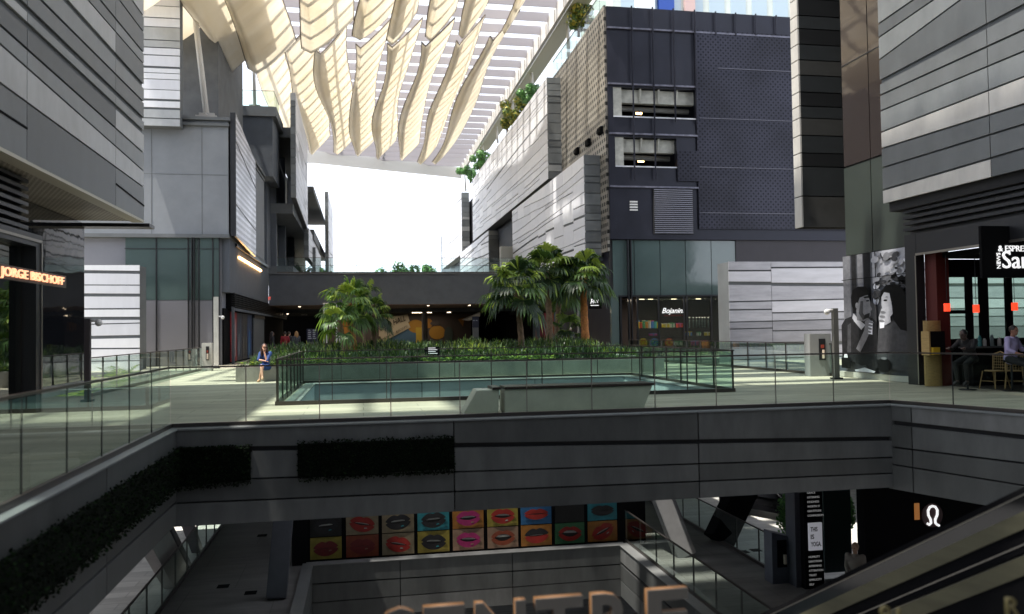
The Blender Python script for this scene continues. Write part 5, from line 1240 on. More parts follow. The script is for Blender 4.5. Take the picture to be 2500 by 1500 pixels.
M_YEL = [mat("yl_a", (.45, .38, .05), .5), mat("yl_b", (.25, .30, .05), .5), mat("yl_c", (.08, .14, .03), .5)]
roofbush("roof shrub at the nearest strut, yellow blossom over green", 1430, 2, 52, 1.0, 11, M_YEL); roofbush("dark green roof plant beside the nearest strut foot", 1412, 40, 53, .6, 12)
roofbush("dark roof palm tuft beside the second strut", 1296, 205, 66, 1.0, 13); roofbush("yellow green roof shrub below the dark tuft", 1262, 248, 72, 1.1, 14, M_YEL); roofbush("long low yellow roof shrub farther along the roof", 1238, 276, 78, .9, 15, M_YEL)
roofbush("green roof shrub between the last struts", 1172, 372, 92, 1.1, 16); roofbush("farthest green roof shrub by the canopy corner", 1148, 408, 104, .9, 17)
# ================================================================ benches on the deck
def bench(label, x0, x1, u_lean, seatx0=0.0):
    v = 15.75; p0 = onz(x0, 1012 if x0 < 1200 else 1008, 0); u0 = uv(p0)[0]; u1 = uv(onz(x1, 998 if x1 > 1300 else 1010, 0))[0]
    t = thing("concrete_bench", label, "bench", G(u0, v, 0), "pale angular benches behind the long glass rail")
    a, b_ = u_lean; H = .47
    MB().hexa([G(u0, v, 0.012), G(u1, v, 0.012), G(u1, v + .55, 0.012), G(u0, v + .55, 0.012), G(u0 + a, v - .03, H), G(u1 + b_, v - .03, H), G(u1 + b_, v + .58, H), G(u0 + a, v + .58, H)]).build("body", mat("bench_concrete", (.66, .64, .55), .7, 0, .12, 2.0, .1, 30), t, bev=.01)
    MB().box(u0 + a + seatx0, u1 + b_ + .04, v - .06, v + .6, H + .004, H + .055).build("seat", mat("seat_brown", (.05, .028, .024), .35), t, bev=.008)
    MB().box(u0 + .15, u0 + .3, v - .002, v + .2, -.002, .012).box(u1 - .4, u1 - .25, v - .002, v + .2, -.002, .012).build("foot", M_DARK, t)
bench("short pale concrete bench with slanted left end and a brown half seat", 1130, 1216, (.27, .02), .3)
bench("long pale concrete bench with a dark brown seat and a slanted right end", 1229, 1570, (.0, .18))

# ================================================================ people
def skin(name, chains, mt, parent, rot, remesh=.012, extra=None):
    """chains of (x, y, z, r): tapered limbs with round joints, fused into one continuous surface"""
    bm = bmesh.new(); done = set()
    def ball(c, r):
        k = tuple(round(x, 3) for x in c)
        if (k, r) in done: return
        done.add((k, r)); bmesh.ops.create_uvsphere(bm, u_segments=12, v_segments=8, radius=r, matrix=Matrix.Translation(rot @ Vector(c)))
    sc_ = rot.to_scale()[0]
    for ch in chains:
        for i, (x, y, z, r) in enumerate(ch):
            ball((x, y, z), r * sc_)
            if i + 1 < len(ch):
                p = rot @ Vector((x, y, z)); q = rot @ Vector(ch[i + 1][:3]); d = q - p
                if d.length < 1e-4: continue
                M_ = Matrix.Translation((p + q) / 2) @ d.to_track_quat('Z', 'Y').to_matrix().to_4x4()
                bmesh.ops.create_cone(bm, cap_ends=True, segments=12, radius1=r * sc_, radius2=ch[i + 1][3] * sc_, depth=d.length, matrix=M_)
    for (c, sx, sy, sz) in (extra or []): bmesh.ops.create_uvsphere(bm, u_segments=14, v_segments=10, radius=1, matrix=Matrix.Translation(rot @ Vector(c)) @ rot.to_4x4() @ Matrix.Diagonal((sx, sy, sz, 1)))
    me = bpy.data.meshes.new(name); bm.to_mesh(me); bm.free(); o = bpy.data.objects.new(name, me); COL.objects.link(o)
    q = o.modifiers.new("r", 'REMESH'); q.mode = 'VOXEL'; q.voxel_size = remesh; s_ = o.modifiers.new("s", 'SMOOTH'); s_.iterations = 3; s_.factor = .5
    dg = bpy.context.evaluated_depsgraph_get(); m2 = bpy.data.meshes.new_from_object(o.evaluated_get(dg)); o.modifiers.clear(); o.data = m2
    m2.materials.clear(); m2.materials.append(mt)
    m2.polygons.foreach_set("use_smooth", [True] * len(m2.polygons)); m2.polygons.foreach_set("material_index", [0] * len(m2.polygons))
    o.parent = parent; o['org'] = list(parent['org'])
    return o
def person(label, loc, facing, pose, skinc, top, bottom, hairc, hair="short", sleeves=1.0, skirt=False, scale=1.0, shoes=(.03, .03, .03), glasses=False):
    """x right of the figure, -y forwards. pose: joints in metres"""
    t = thing("person", label, "person", tuple(loc)); rot = Matrix.Rotation(facing, 3, 'Z') * scale
    rr = Matrix.Rotation(facing, 3, 'Z')
    P_ = dict(pel=(0, 0, .95), che=(0, 0, 1.28), nek=(0, 0, 1.46), hed=(0, -.01, 1.62), shl=(-.17, 0, 1.42), shr=(.17, 0, 1.42), ell=(-.22, .02, 1.14), elr=(.22, .02, 1.14), hal=(-.22, -.08, .90), har=(.22, -.08, .90),
              hil=(-.09, 0, .92), hir=(.09, 0, .92), knl=(-.10, -.02, .50), knr=(.10, -.02, .50), anl=(-.10, .02, .09), anr=(.10, .02, .09), tol=(-.11, -.16, .03), tor=(.11, -.16, .03))
    P_.update(pose); V = {k: Vector(v) for k, v in P_.items() if not isinstance(v, float)}
    def pt(k, r): return (*V[k], r)
    def mid(a, b_, f, r): q = V[a].lerp(V[b_], f); return (*q, r)
    ms = mat("skin_%s" % label[:22], skinc, .55); mt_ = mat("top_%s" % label[:22], top, .75, 0, .2, 12); mbm = mat("bot_%s" % label[:22], bottom, .8, 0, .2, 12)
    ch = [[pt('pel', .125), mid('pel', 'che', .5, .115), pt('che', .135), pt('nek', .055), mid('nek', 'hed', .55, .052), pt('hed', .075)]]
    for s_ in 'lr':
        ch.append([pt('che', .135), pt('sh' + s_, .062), mid('sh' + s_, 'el' + s_, .5, .047), pt('el' + s_, .038), mid('el' + s_, 'ha' + s_, .5, .034), mid('el' + s_, 'ha' + s_, .95, .024)])
        ch.append([pt('pel', .125), pt('hi' + s_, .09), mid('hi' + s_, 'kn' + s_, .5, .073), pt('kn' + s_, .052), mid('kn' + s_, 'an' + s_, .35, .052), pt('an' + s_, .034), pt('to' + s_, .028)])
    h = V['hed']; fw = Vector((0, -1, 0))
    yaw = pose.get('yaw', 0); fw = Matrix.Rotation(yaw, 3, 'Z') @ fw; sd_ = Vector((-fw.y, fw.x, 0))
    ex = [((h + Vector((0, 0, .02)))[:], .076, .092, .112), ((h + fw * .03 + Vector((0, 0, -.055)))[:], .052, .055, .055), ((h + fw * .098 + Vector((0, 0, -.005)))[:], .014, .02, .024),
          ((h + sd_ * .078)[:], .014, .02, .03), ((h - sd_ * .078)[:], .014, .02, .03), ((h + fw * .083 + Vector((0, 0, -.052)))[:], .026, .014, .012)]
    for s_ in 'lr':
        e, w_ = V['el' + s_], V['ha' + s_]; d = (w_ - e).normalized(); ex.append(((w_ + d * .02)[:], .036, .036, .036))
        sx = d.cross(Vector((0, 0, 1))).normalized() if abs(d.z) < .98 else Vector((1, 0, 0)); nn = sx.cross(d)
        for q in range(4):
            b0 = w_ + d * .035 + sx * (-.027 + .018 * q); L = [.062, .075, .07, .055][q]
            b0 -= d * .02; L += .02; ch.append([(*b0, .012), (*(b0 + d * L * .55 + nn * .008), .0115), (*(b0 + d * L + nn * -.018), .0105)])
        b0 = w_ + d * .0 + sx * .02; ch.append([(*b0, .013), (*(b0 + sx * .035 + d * .03), .012), (*(b0 + sx * .04 + d * .06), .011)])
    skin("body", ch, ms, t, rot, .011 * scale, ex)
    # clothes follow the body
    ct = [[pt('pel', .15), mid('pel', 'che', .5, .135), pt('che', .155), (*(V['che'].lerp(V['nek'], .8)), .085)]]
    for s_ in 'lr':
        c = [pt('che', .155), pt('sh' + s_, .078), mid('sh' + s_, 'el' + s_, .5, .062), pt('el' + s_, .054)]
        if sleeves > .8: c.append(mid('el' + s_, 'ha' + s_, .5 if sleeves < 1 else .9, .042))
        ct.append(c)
    skin("coat" if sleeves >= 1 else "shirt", ct, mt_, t, rot, .014 * scale)
    if skirt:
        cs = [[pt('pel', .165)]]
        for s_ in 'lr': cs.append([pt('pel', .165), pt('hi' + s_, .12), mid('hi' + s_, 'kn' + s_, .5, .105), mid('hi' + s_, 'kn' + s_, .82, .09)])
        skin("skirt", cs[1:], mt_, t, rot, .014 * scale)
    else:
        cs = [[pt('pel', .14), pt('hi' + s_, .105), mid('hi' + s_, 'kn' + s_, .5, .088), pt('kn' + s_, .066), mid('kn' + s_, 'an' + s_, .5, .058), mid('kn' + s_, 'an' + s_, .92, .048)] for s_ in 'lr']
        skin("trousers", cs, mbm, t, rot, .014 * scale)
    msh = mat("shoe_%s" % label[:22], shoes, .5)
    for s_ in 'lr': skin("shoe", [[(*(V['an' + s_] + Vector((0, .02, -.045))), .04), mid('an' + s_, 'to' + s_, .6, .042), (*(V['to' + s_]), .034)]], msh, t, rot, .012 * scale)
    mh = mat("hair_%s" % label[:22], hairc, .5)
    up = Vector((0, 0, 1)); b0 = h - fw * .018 + up * .045
    hx = [(b0[:], .088, .098, .098)]
    chh = [[(*(h + up * .09 - fw * .02), .06), (*(h - fw * .06 + up * .02), .062)]]
    if hair == "long":
        chh = [[(*(h + up * .09 - fw * .02), .06), (*(h - fw * .07 + up * 0), .07), (*(h - fw * .07 - up * .14), .075), (*(h - fw * .05 - up * .26), .05)]]
        for k in (-1, 1): chh.append([(*(h + sd_ * k * .06 + up * .06), .04), (*(h + sd_ * k * .092 - fw * .02 - up * .06), .04), (*(h + sd_ * k * .10 - up * .2), .045), (*(h + sd_ * k * .09 - up * .29), .03)])
    hh = skin("hair", chh, mh, t, rot, .013 * scale, hx if hair != "bald" else [((h + up * .08 - fw * .01)[:], .07, .08, .05)])
    fc = MB(); rotm = rot
    for k in (-1, 1):
        if glasses: fc.ball(rot @ (h + fw * .092 + sd_ * k * .032 + up * .012), .03, .03, .02)
        else: fc.ball(rot @ (h + fw * .088 + sd_ * k * .03 + up * .012), .011, .011, .009)
    o = fc.build("sunglasses" if glasses else "eyes", M_BLACK); o.parent = t; o['org'] = [0, 0, 0]
    return t
SIT = dict(pel=(0, .08, .52), che=(0, .05, .84), nek=(0, .02, 1.02), hed=(0, -.02, 1.18), shl=(-.17, .04, .98), shr=(.17, .04, .98), hil=(-.09, .05, .50), hir=(.09, .05, .50), knl=(-.10, -.38, .50), knr=(.10, -.38, .50), anl=(-.09, -.36, .09), anr=(.09, -.36, .09), tol=(-.10, -.52, .03), tor=(.10, -.52, .03))
# woman on the planter end
wp = dict(SIT); wp.update(knl=(.02, -.40, .56), anl=(.12, -.56, .20), tol=(.16, -.68, .12), knr=(.06, -.40, .50), anr=(-.02, -.46, .09), tor=(-.03, -.60, .03), ell=(-.18, -.14, .76), hal=(.10, -.20, .72), elr=(.14, -.20, .72), har=(.03, -.17, 1.08), yaw=.55, hed=(.0, -.04, 1.19))
q = onz(650, 930, 0); uu, vv = uv(q)
person("woman in a blue dress sitting cross-legged on the planter end, chin in hand", G(uu, 29.0, .0), AZ - .25, wp, (.55, .30, .20), (.015, .055, .20), (.02, .06, .2), (.045, .018, .014), "long", .6, True, .98, (.45, .27, .15), True)
# passers-by near the shutter
def stand_at(x, y, v): a = onv(x, y, v); return G(a[0], v, 0)
person("person in a dark red coat standing by the grey shutter, seen from behind", stand_at(696, 860, 50), math.pi + .3, dict(ell=(-.24, -.05, 1.16), hal=(-.16, -.22, 1.1)), (.4, .25, .18), (.22, .01, .02), (.02, .02, .03), (.02, .015, .012))
person("dark clothed person between the red coat and the blond head", stand_at(706, 860, 52), math.pi - .4, {}, (.4, .25, .18), (.03, .03, .035), (.02, .02, .02), (.03, .02, .015))
person("blond person in dark clothes right of the red coat", stand_at(724, 860, 49), math.pi + .8, {}, (.45, .3, .2), (.035, .04, .05), (.02, .02, .02), (.30, .16, .06), "long")
person("dark haired person in black left of the red coat, by the posters", stand_at(664, 862, 48.5), 2.2, {}, (.4, .26, .2), (.012, .012, .016), (.01, .01, .01), (.01, .008, .008), "long")
person("white haired person in a grey top behind the shrubs near the right palms", stand_at(1394, 845, 47), .4, dict(hal=(-.12, -.26, 1.05)), (.5, .34, .26), (.2, .2, .22), (.05, .05, .06), (.6, .55, .5))

# ================================================================ cafe interior
cf = thing("window_wall", "black cafe window wall with tall panes looking out on pale banded cladding", "wall", G(15.4, 19.3, 0))
VQ = 19.3
ztop = onv(2330, 677, VQ)[1]; zbot = onv(2330, 828, VQ)[1]; zc_ = zc1 - .71
xs = [2290, 2303, 2362, 2376, 2395, 2414, 2459, 2473, 2900]; mb = MB()
for i in range(0, len(xs) - 1, 2): mb.box(onv(xs[i], 750, VQ)[0] if i else 15.39, onv(xs[i + 1], 750, VQ)[0], VQ, VQ + .1, 0, zc_)
uA, uB = onv(2303, 750, VQ)[0], 24
mb.box(15.39, 24, VQ + .001, VQ + .099, ztop, zc_).box(15.39, 24, VQ + .001, VQ + .099, 0, zbot)
zm_ = onv(2330, 762, VQ)[1]; mb.box(uA, onv(2362, 750, VQ)[0], VQ + .002, VQ + .098, zm_ - .05, zm_ + .05)
mb.build("window_frame", M_BLACK, cf)
MB().box(uA, 24, VQ + .04, VQ + .06, zbot, ztop).build("window_pane", glassmat("cafe_glass", (.74, .88, .80), .6), cf)
tag(MB().box(15.3, 24, 6, 19.2, .004, .02).build("cafe_floor", mat("cafe_floor", (.05, .045, .04), .5)), "dark floor of the cafe", None, None, "structure")
MB().box(22, 22.2, 6, 19.2, 0, zc_).build("rear_wall", M_BLACK, cf)
sg = thing("cafe_sign", "white lettering sign over the cafe windows, cut by the photo edge", "sign", G(17, 16.5, 2.6))
VS = 16.2; ZB = onv(2440, 668, VS)[1]
a = onv(2446, 655, VS); bq = onv(2500, 655, VS)
MB().box(a[0] - .5, a[0] + 4, VS + .02, VS + .1, ZB - .1, ZB + 1.1).build("board", M_BLACK, sg)
k = (bq[0] - a[0]) / 54
tx = text("name_lettering", "San", G(a[0], VS, a[1]), G(1, 0, 0), 38 * k, M_WTXT, sg, .03); tx.data.update()
q = onv(2437, 614, VS); text("upper_lettering", "& ESPRESSO", G(q[0], VS, q[1]), G(1, 0, 0), 13 * k, M_WTXT, sg, .02)
q = onv(2443, 657, VS); text("side_lettering", "NEWS", G(q[0] , VS, q[1]), Vector((0, 0, 1)), 9 * k, M_WTXT, sg, .02, yd=-G(1, 0, 0))
for x, y, w_, lb in ((2312, 751, 15, "red cylinder pendant lamp, leftmost in the cafe window"), (2383, 754, 13, "red cylinder pendant lamp, middle one in the cafe window"), (2477, 749, 13, "red cylinder pendant lamp, rightmost, half behind a mullion")):
    a = onv(x, y, 18.2); t = thing("pendant_lamp", lb, "lamp", G(a[0], 18.2, a[1]), "red pendant lamps in the cafe")
    MB().tube([G(a[0], 18.2, a[1] - .1), G(a[0], 18.2, a[1] + .1)], .075, 14).build("lamp_shade", M_REDL, t, smooth=False); MB().tube([G(a[0], 18.2, a[1] + .1), G(a[0], 18.2, zc_)], .008, 5).build("cord", M_DARK, t)
q = onv(2441, 596, 17.0); tag(MB().box(q[0] - .1, q[0] + .1, 17, 17.12, q[1] - .015, q[1] + .01).build("ceiling_spotlight", M_LAMPW), "small bright spotlight on the cafe ceiling above the sign", "lamp")
# curved wooden news stand
p = G(14.72, 18.45, 0); uu, vv = uv(p); dd = (p - EYE).dot(_f); zk = atd(2284, 783, dd).z; wd = 50 / F * dd
t = thing("news_stand", "curved pale wooden stand with black shelves and a yellow box at the cafe entrance", "stand", (p.x, p.y, 0)); mb = MB(); n = 10
def arc(r, z): return [G(uu + r * math.sin(math.radians(-80 + 160 * i / n)), vv + .45 - r * .55 * math.cos(math.radians(-80 + 160 * i / n)), z) for i in range(n + 1)]
M_WOOD = mat("stand_wood", (.40, .27, .10), .5, 0, .2, 4, stretch=(1, 6))
for z0, z1 in ((0.02, zk * .48), (zk * .84, zk)):
    A_, B_ = arc(wd / 2, z0), arc(wd / 2, z1)
    for i in range(n): mb.quad(A_[i], A_[i + 1], B_[i + 1], B_[i])
    mb.add(B_ + [G(uu, vv + .45, z1)], [tuple(range(n + 2))])
mb.box(uu - wd / 2, uu - wd / 2 + .04, vv + .2, vv + .5, zk * .48, zk * .84)
mb.build("wood_body", M_WOOD, t)
MB().box(uu - wd * .42, uu + wd * .42, vv + .22, vv + .5, zk * .48, zk * .84).build("black_shelf", M_BLACK, t)
MB().box(uu - wd * .40, uu - wd * .02, vv + .12, vv + .21, zk * .49, zk * .60).build("yellow_box", mat("yellow_card", (.55, .36, .02), .5), t)
# rattan bistro chairs and tables
M_RAT = mat("rattan", (.34, .22, .09), .6, 0, .3, 8)
def chair(label, u, v, rz):
    t = thing("bistro_chair", label, "chair", G(0, 0, 0), "rattan chairs outside the cafe"); L = lambda x, y, z: Vector((x, y, z))
    for sx in (-1, 1):
        MB().tube([L(.17 * sx, -.18, .45), L(.22 * sx, -.25, 0)], .014, 6).build("leg", M_RAT, t)
        MB().tube([L(.21 * sx, .30, 0), L(.17 * sx, .18, .45), L(.18 * sx, .22, .88)], .014, 6).build("leg", M_RAT, t)
    MB().tube([L(.2 * math.cos(q / 3), .0 + .2 * math.sin(q / 3), .455) for q in range(20)], .016, 5).tube([L(.19 * math.cos(q), .19 * math.sin(q), .46) for q in (0, 1, 2, 3, 4, 5, 6)], .01, 4).build("seat_ring", M_RAT, t)
    MB().tube([L(0, 0, .445), L(0, 0, .465)], .19, 16).build("seat", mat("woven_seat", (.30, .24, .14), .7, 0, .4, 20), t)
    mb = MB()
    for i in range(6): a = -.15 + .06 * i; mb.tube([L(a, .19, .48), L(a * .9, .225, .84)], .006, 4)
    for i in range(5): mb.tube([L(-.16, .19 + i * .008, .53 + i * .07), L(.16, .19 + i * .008, .53 + i * .07)], .006, 4)
    mb.build("backrest", M_RAT, t); MB().tube([L(-.18, .22, .86), L(0, .25, .93), L(.18, .22, .86)], .015, 6).build("top_rail", M_RAT, t)
    MB().tube([L(-.2, -.2, .2), L(.2, -.2, .2)], .009, 5).tube([L(-.18, .24, .2), L(.18, .24, .2)], .009, 5).build("stretcher", M_RAT, t)
    t.location = G(u, v, 0); t.rotation_euler = (0, 0, rz); return t
def uvz(x, y): return uv(onz(x, y, 0))
c = uvz(2428, 950); ch0 = chair("rattan chair nearest the news stand, seen from the side", c[0], c[1], -1.2)
c = uvz(2478, 950); dup(ch0, G(c[0], c[1], 0), 2.6, "rattan chair second from the news stand, back to the viewer")
c = uvz(2560, 955); dup(ch0, G(c[0], c[1], 0), .9, "rattan chair at the right edge of the photo")
c = uvz(2520, 940)
def table(label, u, v):
    t = thing("bistro_table", label, "table", G(u, v, 0), "small round cafe tables"); MB().tube([G(u, v, .72), G(u, v, .75)], .33, 20).build("tabletop", mat("table_white", (.55, .57, .55), .3), t)
    MB().tube([G(u, v, .02), G(u, v, .72)], .03, 8).build("column", M_DARK, t); MB().tube([G(u, v, 0.003), G(u, v, .025)], .2, 14).build("base", M_DARK, t); return t
table("round white cafe table beside the second rattan chair", c[0] - .2, c[1] - .5); c = uvz(2385, 905); table("round cafe table behind the news stand in the dark", c[0], c[1])
ct = thing("bar_counter", "dark bar counter inside the cafe under the windows", "counter", G(16, 18.6, 0)); MB().box(15.6, 21, 18.5, 18.9, .02, 1.0).build("front", M_BLACK, ct); MB().box(15.55, 21.05, 18.4, 18.95, 1.0, 1.05).build("top", mat("bar_top", (.10, .11, .11), .2), ct)
for i, (x, hh, c) in enumerate(((2392, .28, (.05, .2, .2)), (2404, .2, (.4, .42, .4)), (2422, .3, (.15, .2, .2)), (2440, .22, (.45, .45, .42)))):
    q = onv(x, 840, 18.6); tag(MB().tube([G(q[0], 18.6, 1.05), G(q[0], 18.6, 1.05 + hh * .7), G(q[0], 18.6, 1.05 + hh)], [.05, .05, .02], 8).build("jar", mat("jar%d" % i, c, .2)), ["tall teal jar on the cafe bar, leftmost", "short pale jar on the cafe bar", "tall grey jar on the cafe bar", "squat cream jar on the cafe bar, rightmost"][i], "jar", "jars on the cafe bar")
def stool(u, v, label):
    t = thing("bar_stool", label, "stool", G(u, v, 0), "bar stools in the cafe"); MB().tube([G(u, v, .70), G(u, v, .75)], .18, 14).build("seat", M_BLACK, t); MB().tube([G(u, v, .02), G(u, v, .7)], .025, 7).build("column", M_DARK, t); MB().tube([G(u, v, 0.003), G(u, v, .02)], .2, 12).build("base", M_DARK, t)
HS = {k: ((v[0], v[1], v[2] + .27) if k not in ('anl', 'anr', 'tol', 'tor', 'knl', 'knr') else v) for k, v in SIT.items()}
HS.update(knl=(-.14, -.36, .66), knr=(.14, -.36, .66), anl=(-.12, -.30, .24), anr=(.12, -.30, .24), tol=(-.13, -.44, .16), tor=(.13, -.44, .16))
a = onv(2332, 800, 17.9); h1 = dict(HS); h1.update(hed=(0, -.22, 1.36), nek=(0, -.14, 1.24), che=(0, -.02, 1.08), shl=(-.19, -.06, 1.2), shr=(.19, -.06, 1.2), ell=(-.26, -.28, 1.02), hal=(-.2, -.48, 1.04), elr=(.26, -.28, 1.02), har=(.2, -.48, 1.04), pel=(0, .08, .79))
person("man in black leaning over the bar, seen as a silhouette against the cafe window", G(a[0] + .12, 17.6, 0), AZ - 1.25, h1, (.08, .05, .04), (.006, .006, .007), (.006, .006, .007), (.006, .005, .005)); stool(a[0] + .12, 17.68, "bar stool under the silhouetted man")  # skin and clothes coloured near black in place of backlit shade
a = onv(2473, 800, 16.9); h2 = dict(HS); h2.update(ell=(-.29, -.02, 1.0), hal=(-.22, -.28, .90), elr=(.29, -.04, 1.0), har=(.10, -.30, .98), pel=(0, .08, .79), yaw=-.15)
person("man in a light purple shirt sitting facing the viewer in the cafe", G(a[0], 16.9, 0), AZ + .35, h2, (.30, .15, .10), (.40, .36, .58), (.012, .012, .015), (.02, .015, .012), sleeves=.9); stool(a[0], 16.98, "bar stool under the man in the purple shirt")
lg = bpy.data.lights.new("cafe_downlight", 'SPOT'); lg.energy = 60; lg.spot_size = 1.6; lg.color = (1, .85, .7); lo_ = bpy.data.objects.new("cafe_downlight", lg); COL.objects.link(lo_)
lo_.location = G(a[0] - .1, 16.2, 3.0); lo_.rotation_euler = (Vector(G(a[0], 16.8, 1.1)) - lo_.location).to_track_quat('-Z', 'Y').to_euler()

# ================================================================ lower floor: posters, columns, cabinet, signs
VP_ = 25.75
MB2 = MB().box(-2.2, 9.2, VP_ + .06, VP_ + .4, LZ, -1.8)
tag(MB2.build("poster_wall", M_BLACK), "black wall on the lower floor carrying the mouth posters", "wall")
zb0_ = onv(1143, 1344, VP_)[1]; zs_ = onv(1143, 1291, VP_)[1]; dz = zs_ - zb0_
X = [(757, 834), (845, 924), (933, 1011), (1020, 1097), (1106, 1181), (1191, 1265), (1273, 1347), (1356, 1427), (1436, 1507)]
C = dict(red=(.55, .03, .02), dark=(.015, .015, .02), yel=(.50, .40, .06), cream=(.45, .36, .22), teal=(.03, .35, .42), pink=(.60, .03, .22), orange=(.55, .22, .03), blue=(.04, .22, .5), peach=(.48, .30, .20), white=(.6, .6, .56), green=(.06, .25, .1), black=(.004, .004, .004), maroon=(.30, .03, .03), brick=(.4, .08, .03))
CM = {k: mat("mouth_" + k, tuple(x * .36 for x in v), .5, 0, .25, 5) for k, v in C.items()}
# (row, column): background, lips, shape, words
TB = {(1, 0): ("black", "dark", "open"), (1, 1): ("cream", "red", "bite"), (1, 2): ("cream", "dark", "open"), (1, 3): ("teal", "dark", "open"), (1, 4): ("orange", "pink", "open"), (1, 5): ("yel", "red", "open"), (1, 6): ("blue", "red", "smile"), (1, 7): ("black", "black", "none"), (1, 8): ("teal", "dark", "smile"),
      (0, 0): ("yel", "maroon", "closed"), (0, 1): ("brick", "maroon", "closed"), (0, 2): ("cream", "red", "bite"), (0, 3): ("yel", "dark", "open"), (0, 4): ("peach", "pink", "open"), (0, 5): ("peach", "brick", "round"), (0, 6): ("orange", "dark", "beard"), (0, 7): ("green", "red", "round"), (0, 8): ("orange", "red", "tilt")}
WD = {"open": "open", "bite": "biting", "smile": "smiling", "none": "no", "closed": "closed", "round": "wide open", "beard": "moustached", "tilt": "tilted"}
NC = dict(yel="yellow", cream="cream", teal="teal", orange="orange", blue="blue", black="black", peach="peach", brick="brick red", green="green")
NL = dict(dark="black", red="red", pink="pink", maroon="maroon", brick="brick red", black="")
for (r_, c_), (bgc, lc, shp) in TB.items():
    u0, u1 = onv(X[c_][0], 1320, VP_)[0], onv(X[c_][1], 1310, VP_)[0]; z0 = zb0_ + dz * r_ + .015; z1 = z0 + dz - .03; cu, cz = (u0 + u1) / 2, (z0 + z1) / 2; W_, H_ = u1 - u0, z1 - z0
    lab = ("plain black poster in the upper row" if shp == "none" else "%s %s lips on a %s poster, %s row" % (WD[shp], NL[lc], NC[bgc], "upper" if r_ else "lower")) + (", column %s from left" % ["one", "two", "three", "four", "five", "six", "seven", "eight", "nine"][c_])
    t = thing("mouth_poster", lab, "poster", G(u0, VP_, z0), "posters of painted mouths on the lower floor")
    MB().box(u0, u1, VP_, VP_ + .055, z0, z1).build("sheet", CM[bgc], t)
    if shp == "none": continue
    rng = random.Random(r_ * 20 + c_); rot_ = {"tilt": .45, "bite": -.2, "smile": .0}.get(shp, rng.uniform(-.08, .08))
    LYR = [VP_ - .004]
    def flat(pts, extr=.004):
        LYR[0] -= .005; q = [(x * math.cos(rot_) - y * math.sin(rot_), x * math.sin(rot_) + y * math.cos(rot_)) for x, y in pts]
        return [G(cu + x * W_, LYR[0], cz + y * W_) for x, y in q], G(0, .004, 0)
    def lipcurve(up, hgt, inner):
        pts = []
        for i in range(15):
            x = -.40 + .80 * i / 14; e = max(0, 1 - (abs(x) / .42) ** 2.2)
            y = hgt * e ** .8 * (1 - (.22 * math.exp(-(x / .07) ** 2) if up else 0)); pts.append((x, y if up else -y * 1.1))
        pin = [(x * .8, (inner if up else -inner) * max(0, 1 - (x / .36) ** 2)) for x, _ in reversed(pts)]
        return pts + pin
    if shp == "smile": op, hh = .02, .17
    else: op, hh = {"open": .07, "bite": .04, "closed": .006, "round": .11, "beard": .03, "tilt": .05}[shp], .24
    MB().prism(*flat([(x * .34, y) for x, y in [(math.cos(i * .45), (op + .02) * math.sin(i * .45)) for i in range(14)]])).build("open_mouth", CM["black"], t)
    if op > .02: MB().prism(*flat([(-.22, op * .15), (.22, op * .15), (.2, op * .8), (-.2, op * .8)])).build("teeth", CM["white"], t)
    MB().prism(*flat(lipcurve(True, hh, op))).build("upper_lip", CM["dark" if shp == "beard" else lc], t); MB().prism(*flat(lipcurve(False, hh * .95, op))).build("lower_lip", CM["red" if shp == "beard" else lc], t)
    if shp in ("closed", "bite", "tilt", "open") and lc != "black": MB().prism(*flat([(.08, -op - .10), (.18, -op - .08), (.16, -op - .05), (.09, -op - .06)])).build("gloss", CM["white" if lc == "red" else "teal" if lc == "dark" else "peach"], t)
def slant(label, x0, y0, d0, x1, y1, d1, w_, m, nm="slanted_column"):
    t = atd(x1, y1, d1); b0 = atd(x0, y0, d0); dr = (t - b0)
    b1 = b0 + dr * ((LZ - b0.z) / dr.z); t1 = b0 + dr * ((-1.8 - b0.z) / dr.z)
    return tag(MB().beam(b1, t1, w_, w_ * .75, up=G(0, -1)).build(nm, m, bev=.02), label, "column", "slanted columns of the lower floor")
M_COL = mat("column_render", (.20, .20, .205), .6, 0, .15, 1.5)
slant("big slanted grey column at the right of the mouth posters, its edge catching light", 1671, 1352, 25.3, 1619, 1219, 25.5, .62, M_COL)
slant("black slanted column leaning right in front of the outer railing", 1758, 1312, 27, 1806, 1211, 27.6, .85, M_BLACK)
slant("upright blue grey column at the left of the lower opening", 672, 1495, 21.6, 692, 1265, 22.6, .52, mat("column_blue", (.075, .08, .095), .6, 0, .1))
def slab_col(label, vt, vb, w_, m, u=-6.4, th=.35):
    tag(MB().hexa([G(u - th, vb, -7), G(u, vb, -7), G(u, vb + w_, -7), G(u - th, vb + w_, -7), G(u - th, vt, -1.72), G(u, vt, -1.72), G(u, vt + w_, -1.72), G(u - th, vt + w_, -1.72)]).build("slanted_column", m), label, "column", "slanted columns of the lower floor")
slab_col("broad pale slanted wall column at the far left of the lower floor", 22.1, 29.5, 2.25, mat("column_pale", (.50, .46, .44), .7, 0, .1))
slab_col("dark slanted column beside the broad pale one on the left", 24.5, 31.9, .4, mat("column_dark", (.06, .055, .07), .6, 0, .1), -6.38)
slab_col("second dark slanted column farther along the left lower railing", 27.5, 34.0, .5, MATS["column_dark"], -6.38)
p = onz(1912, 1425, LZ); uu, vv = uv(p)
t = thing("equipment_cabinet", "blue grey cabinet on the lower floor with a dark recessed door and cream valve", "cabinet", G(uu, vv, LZ)); wd = .62
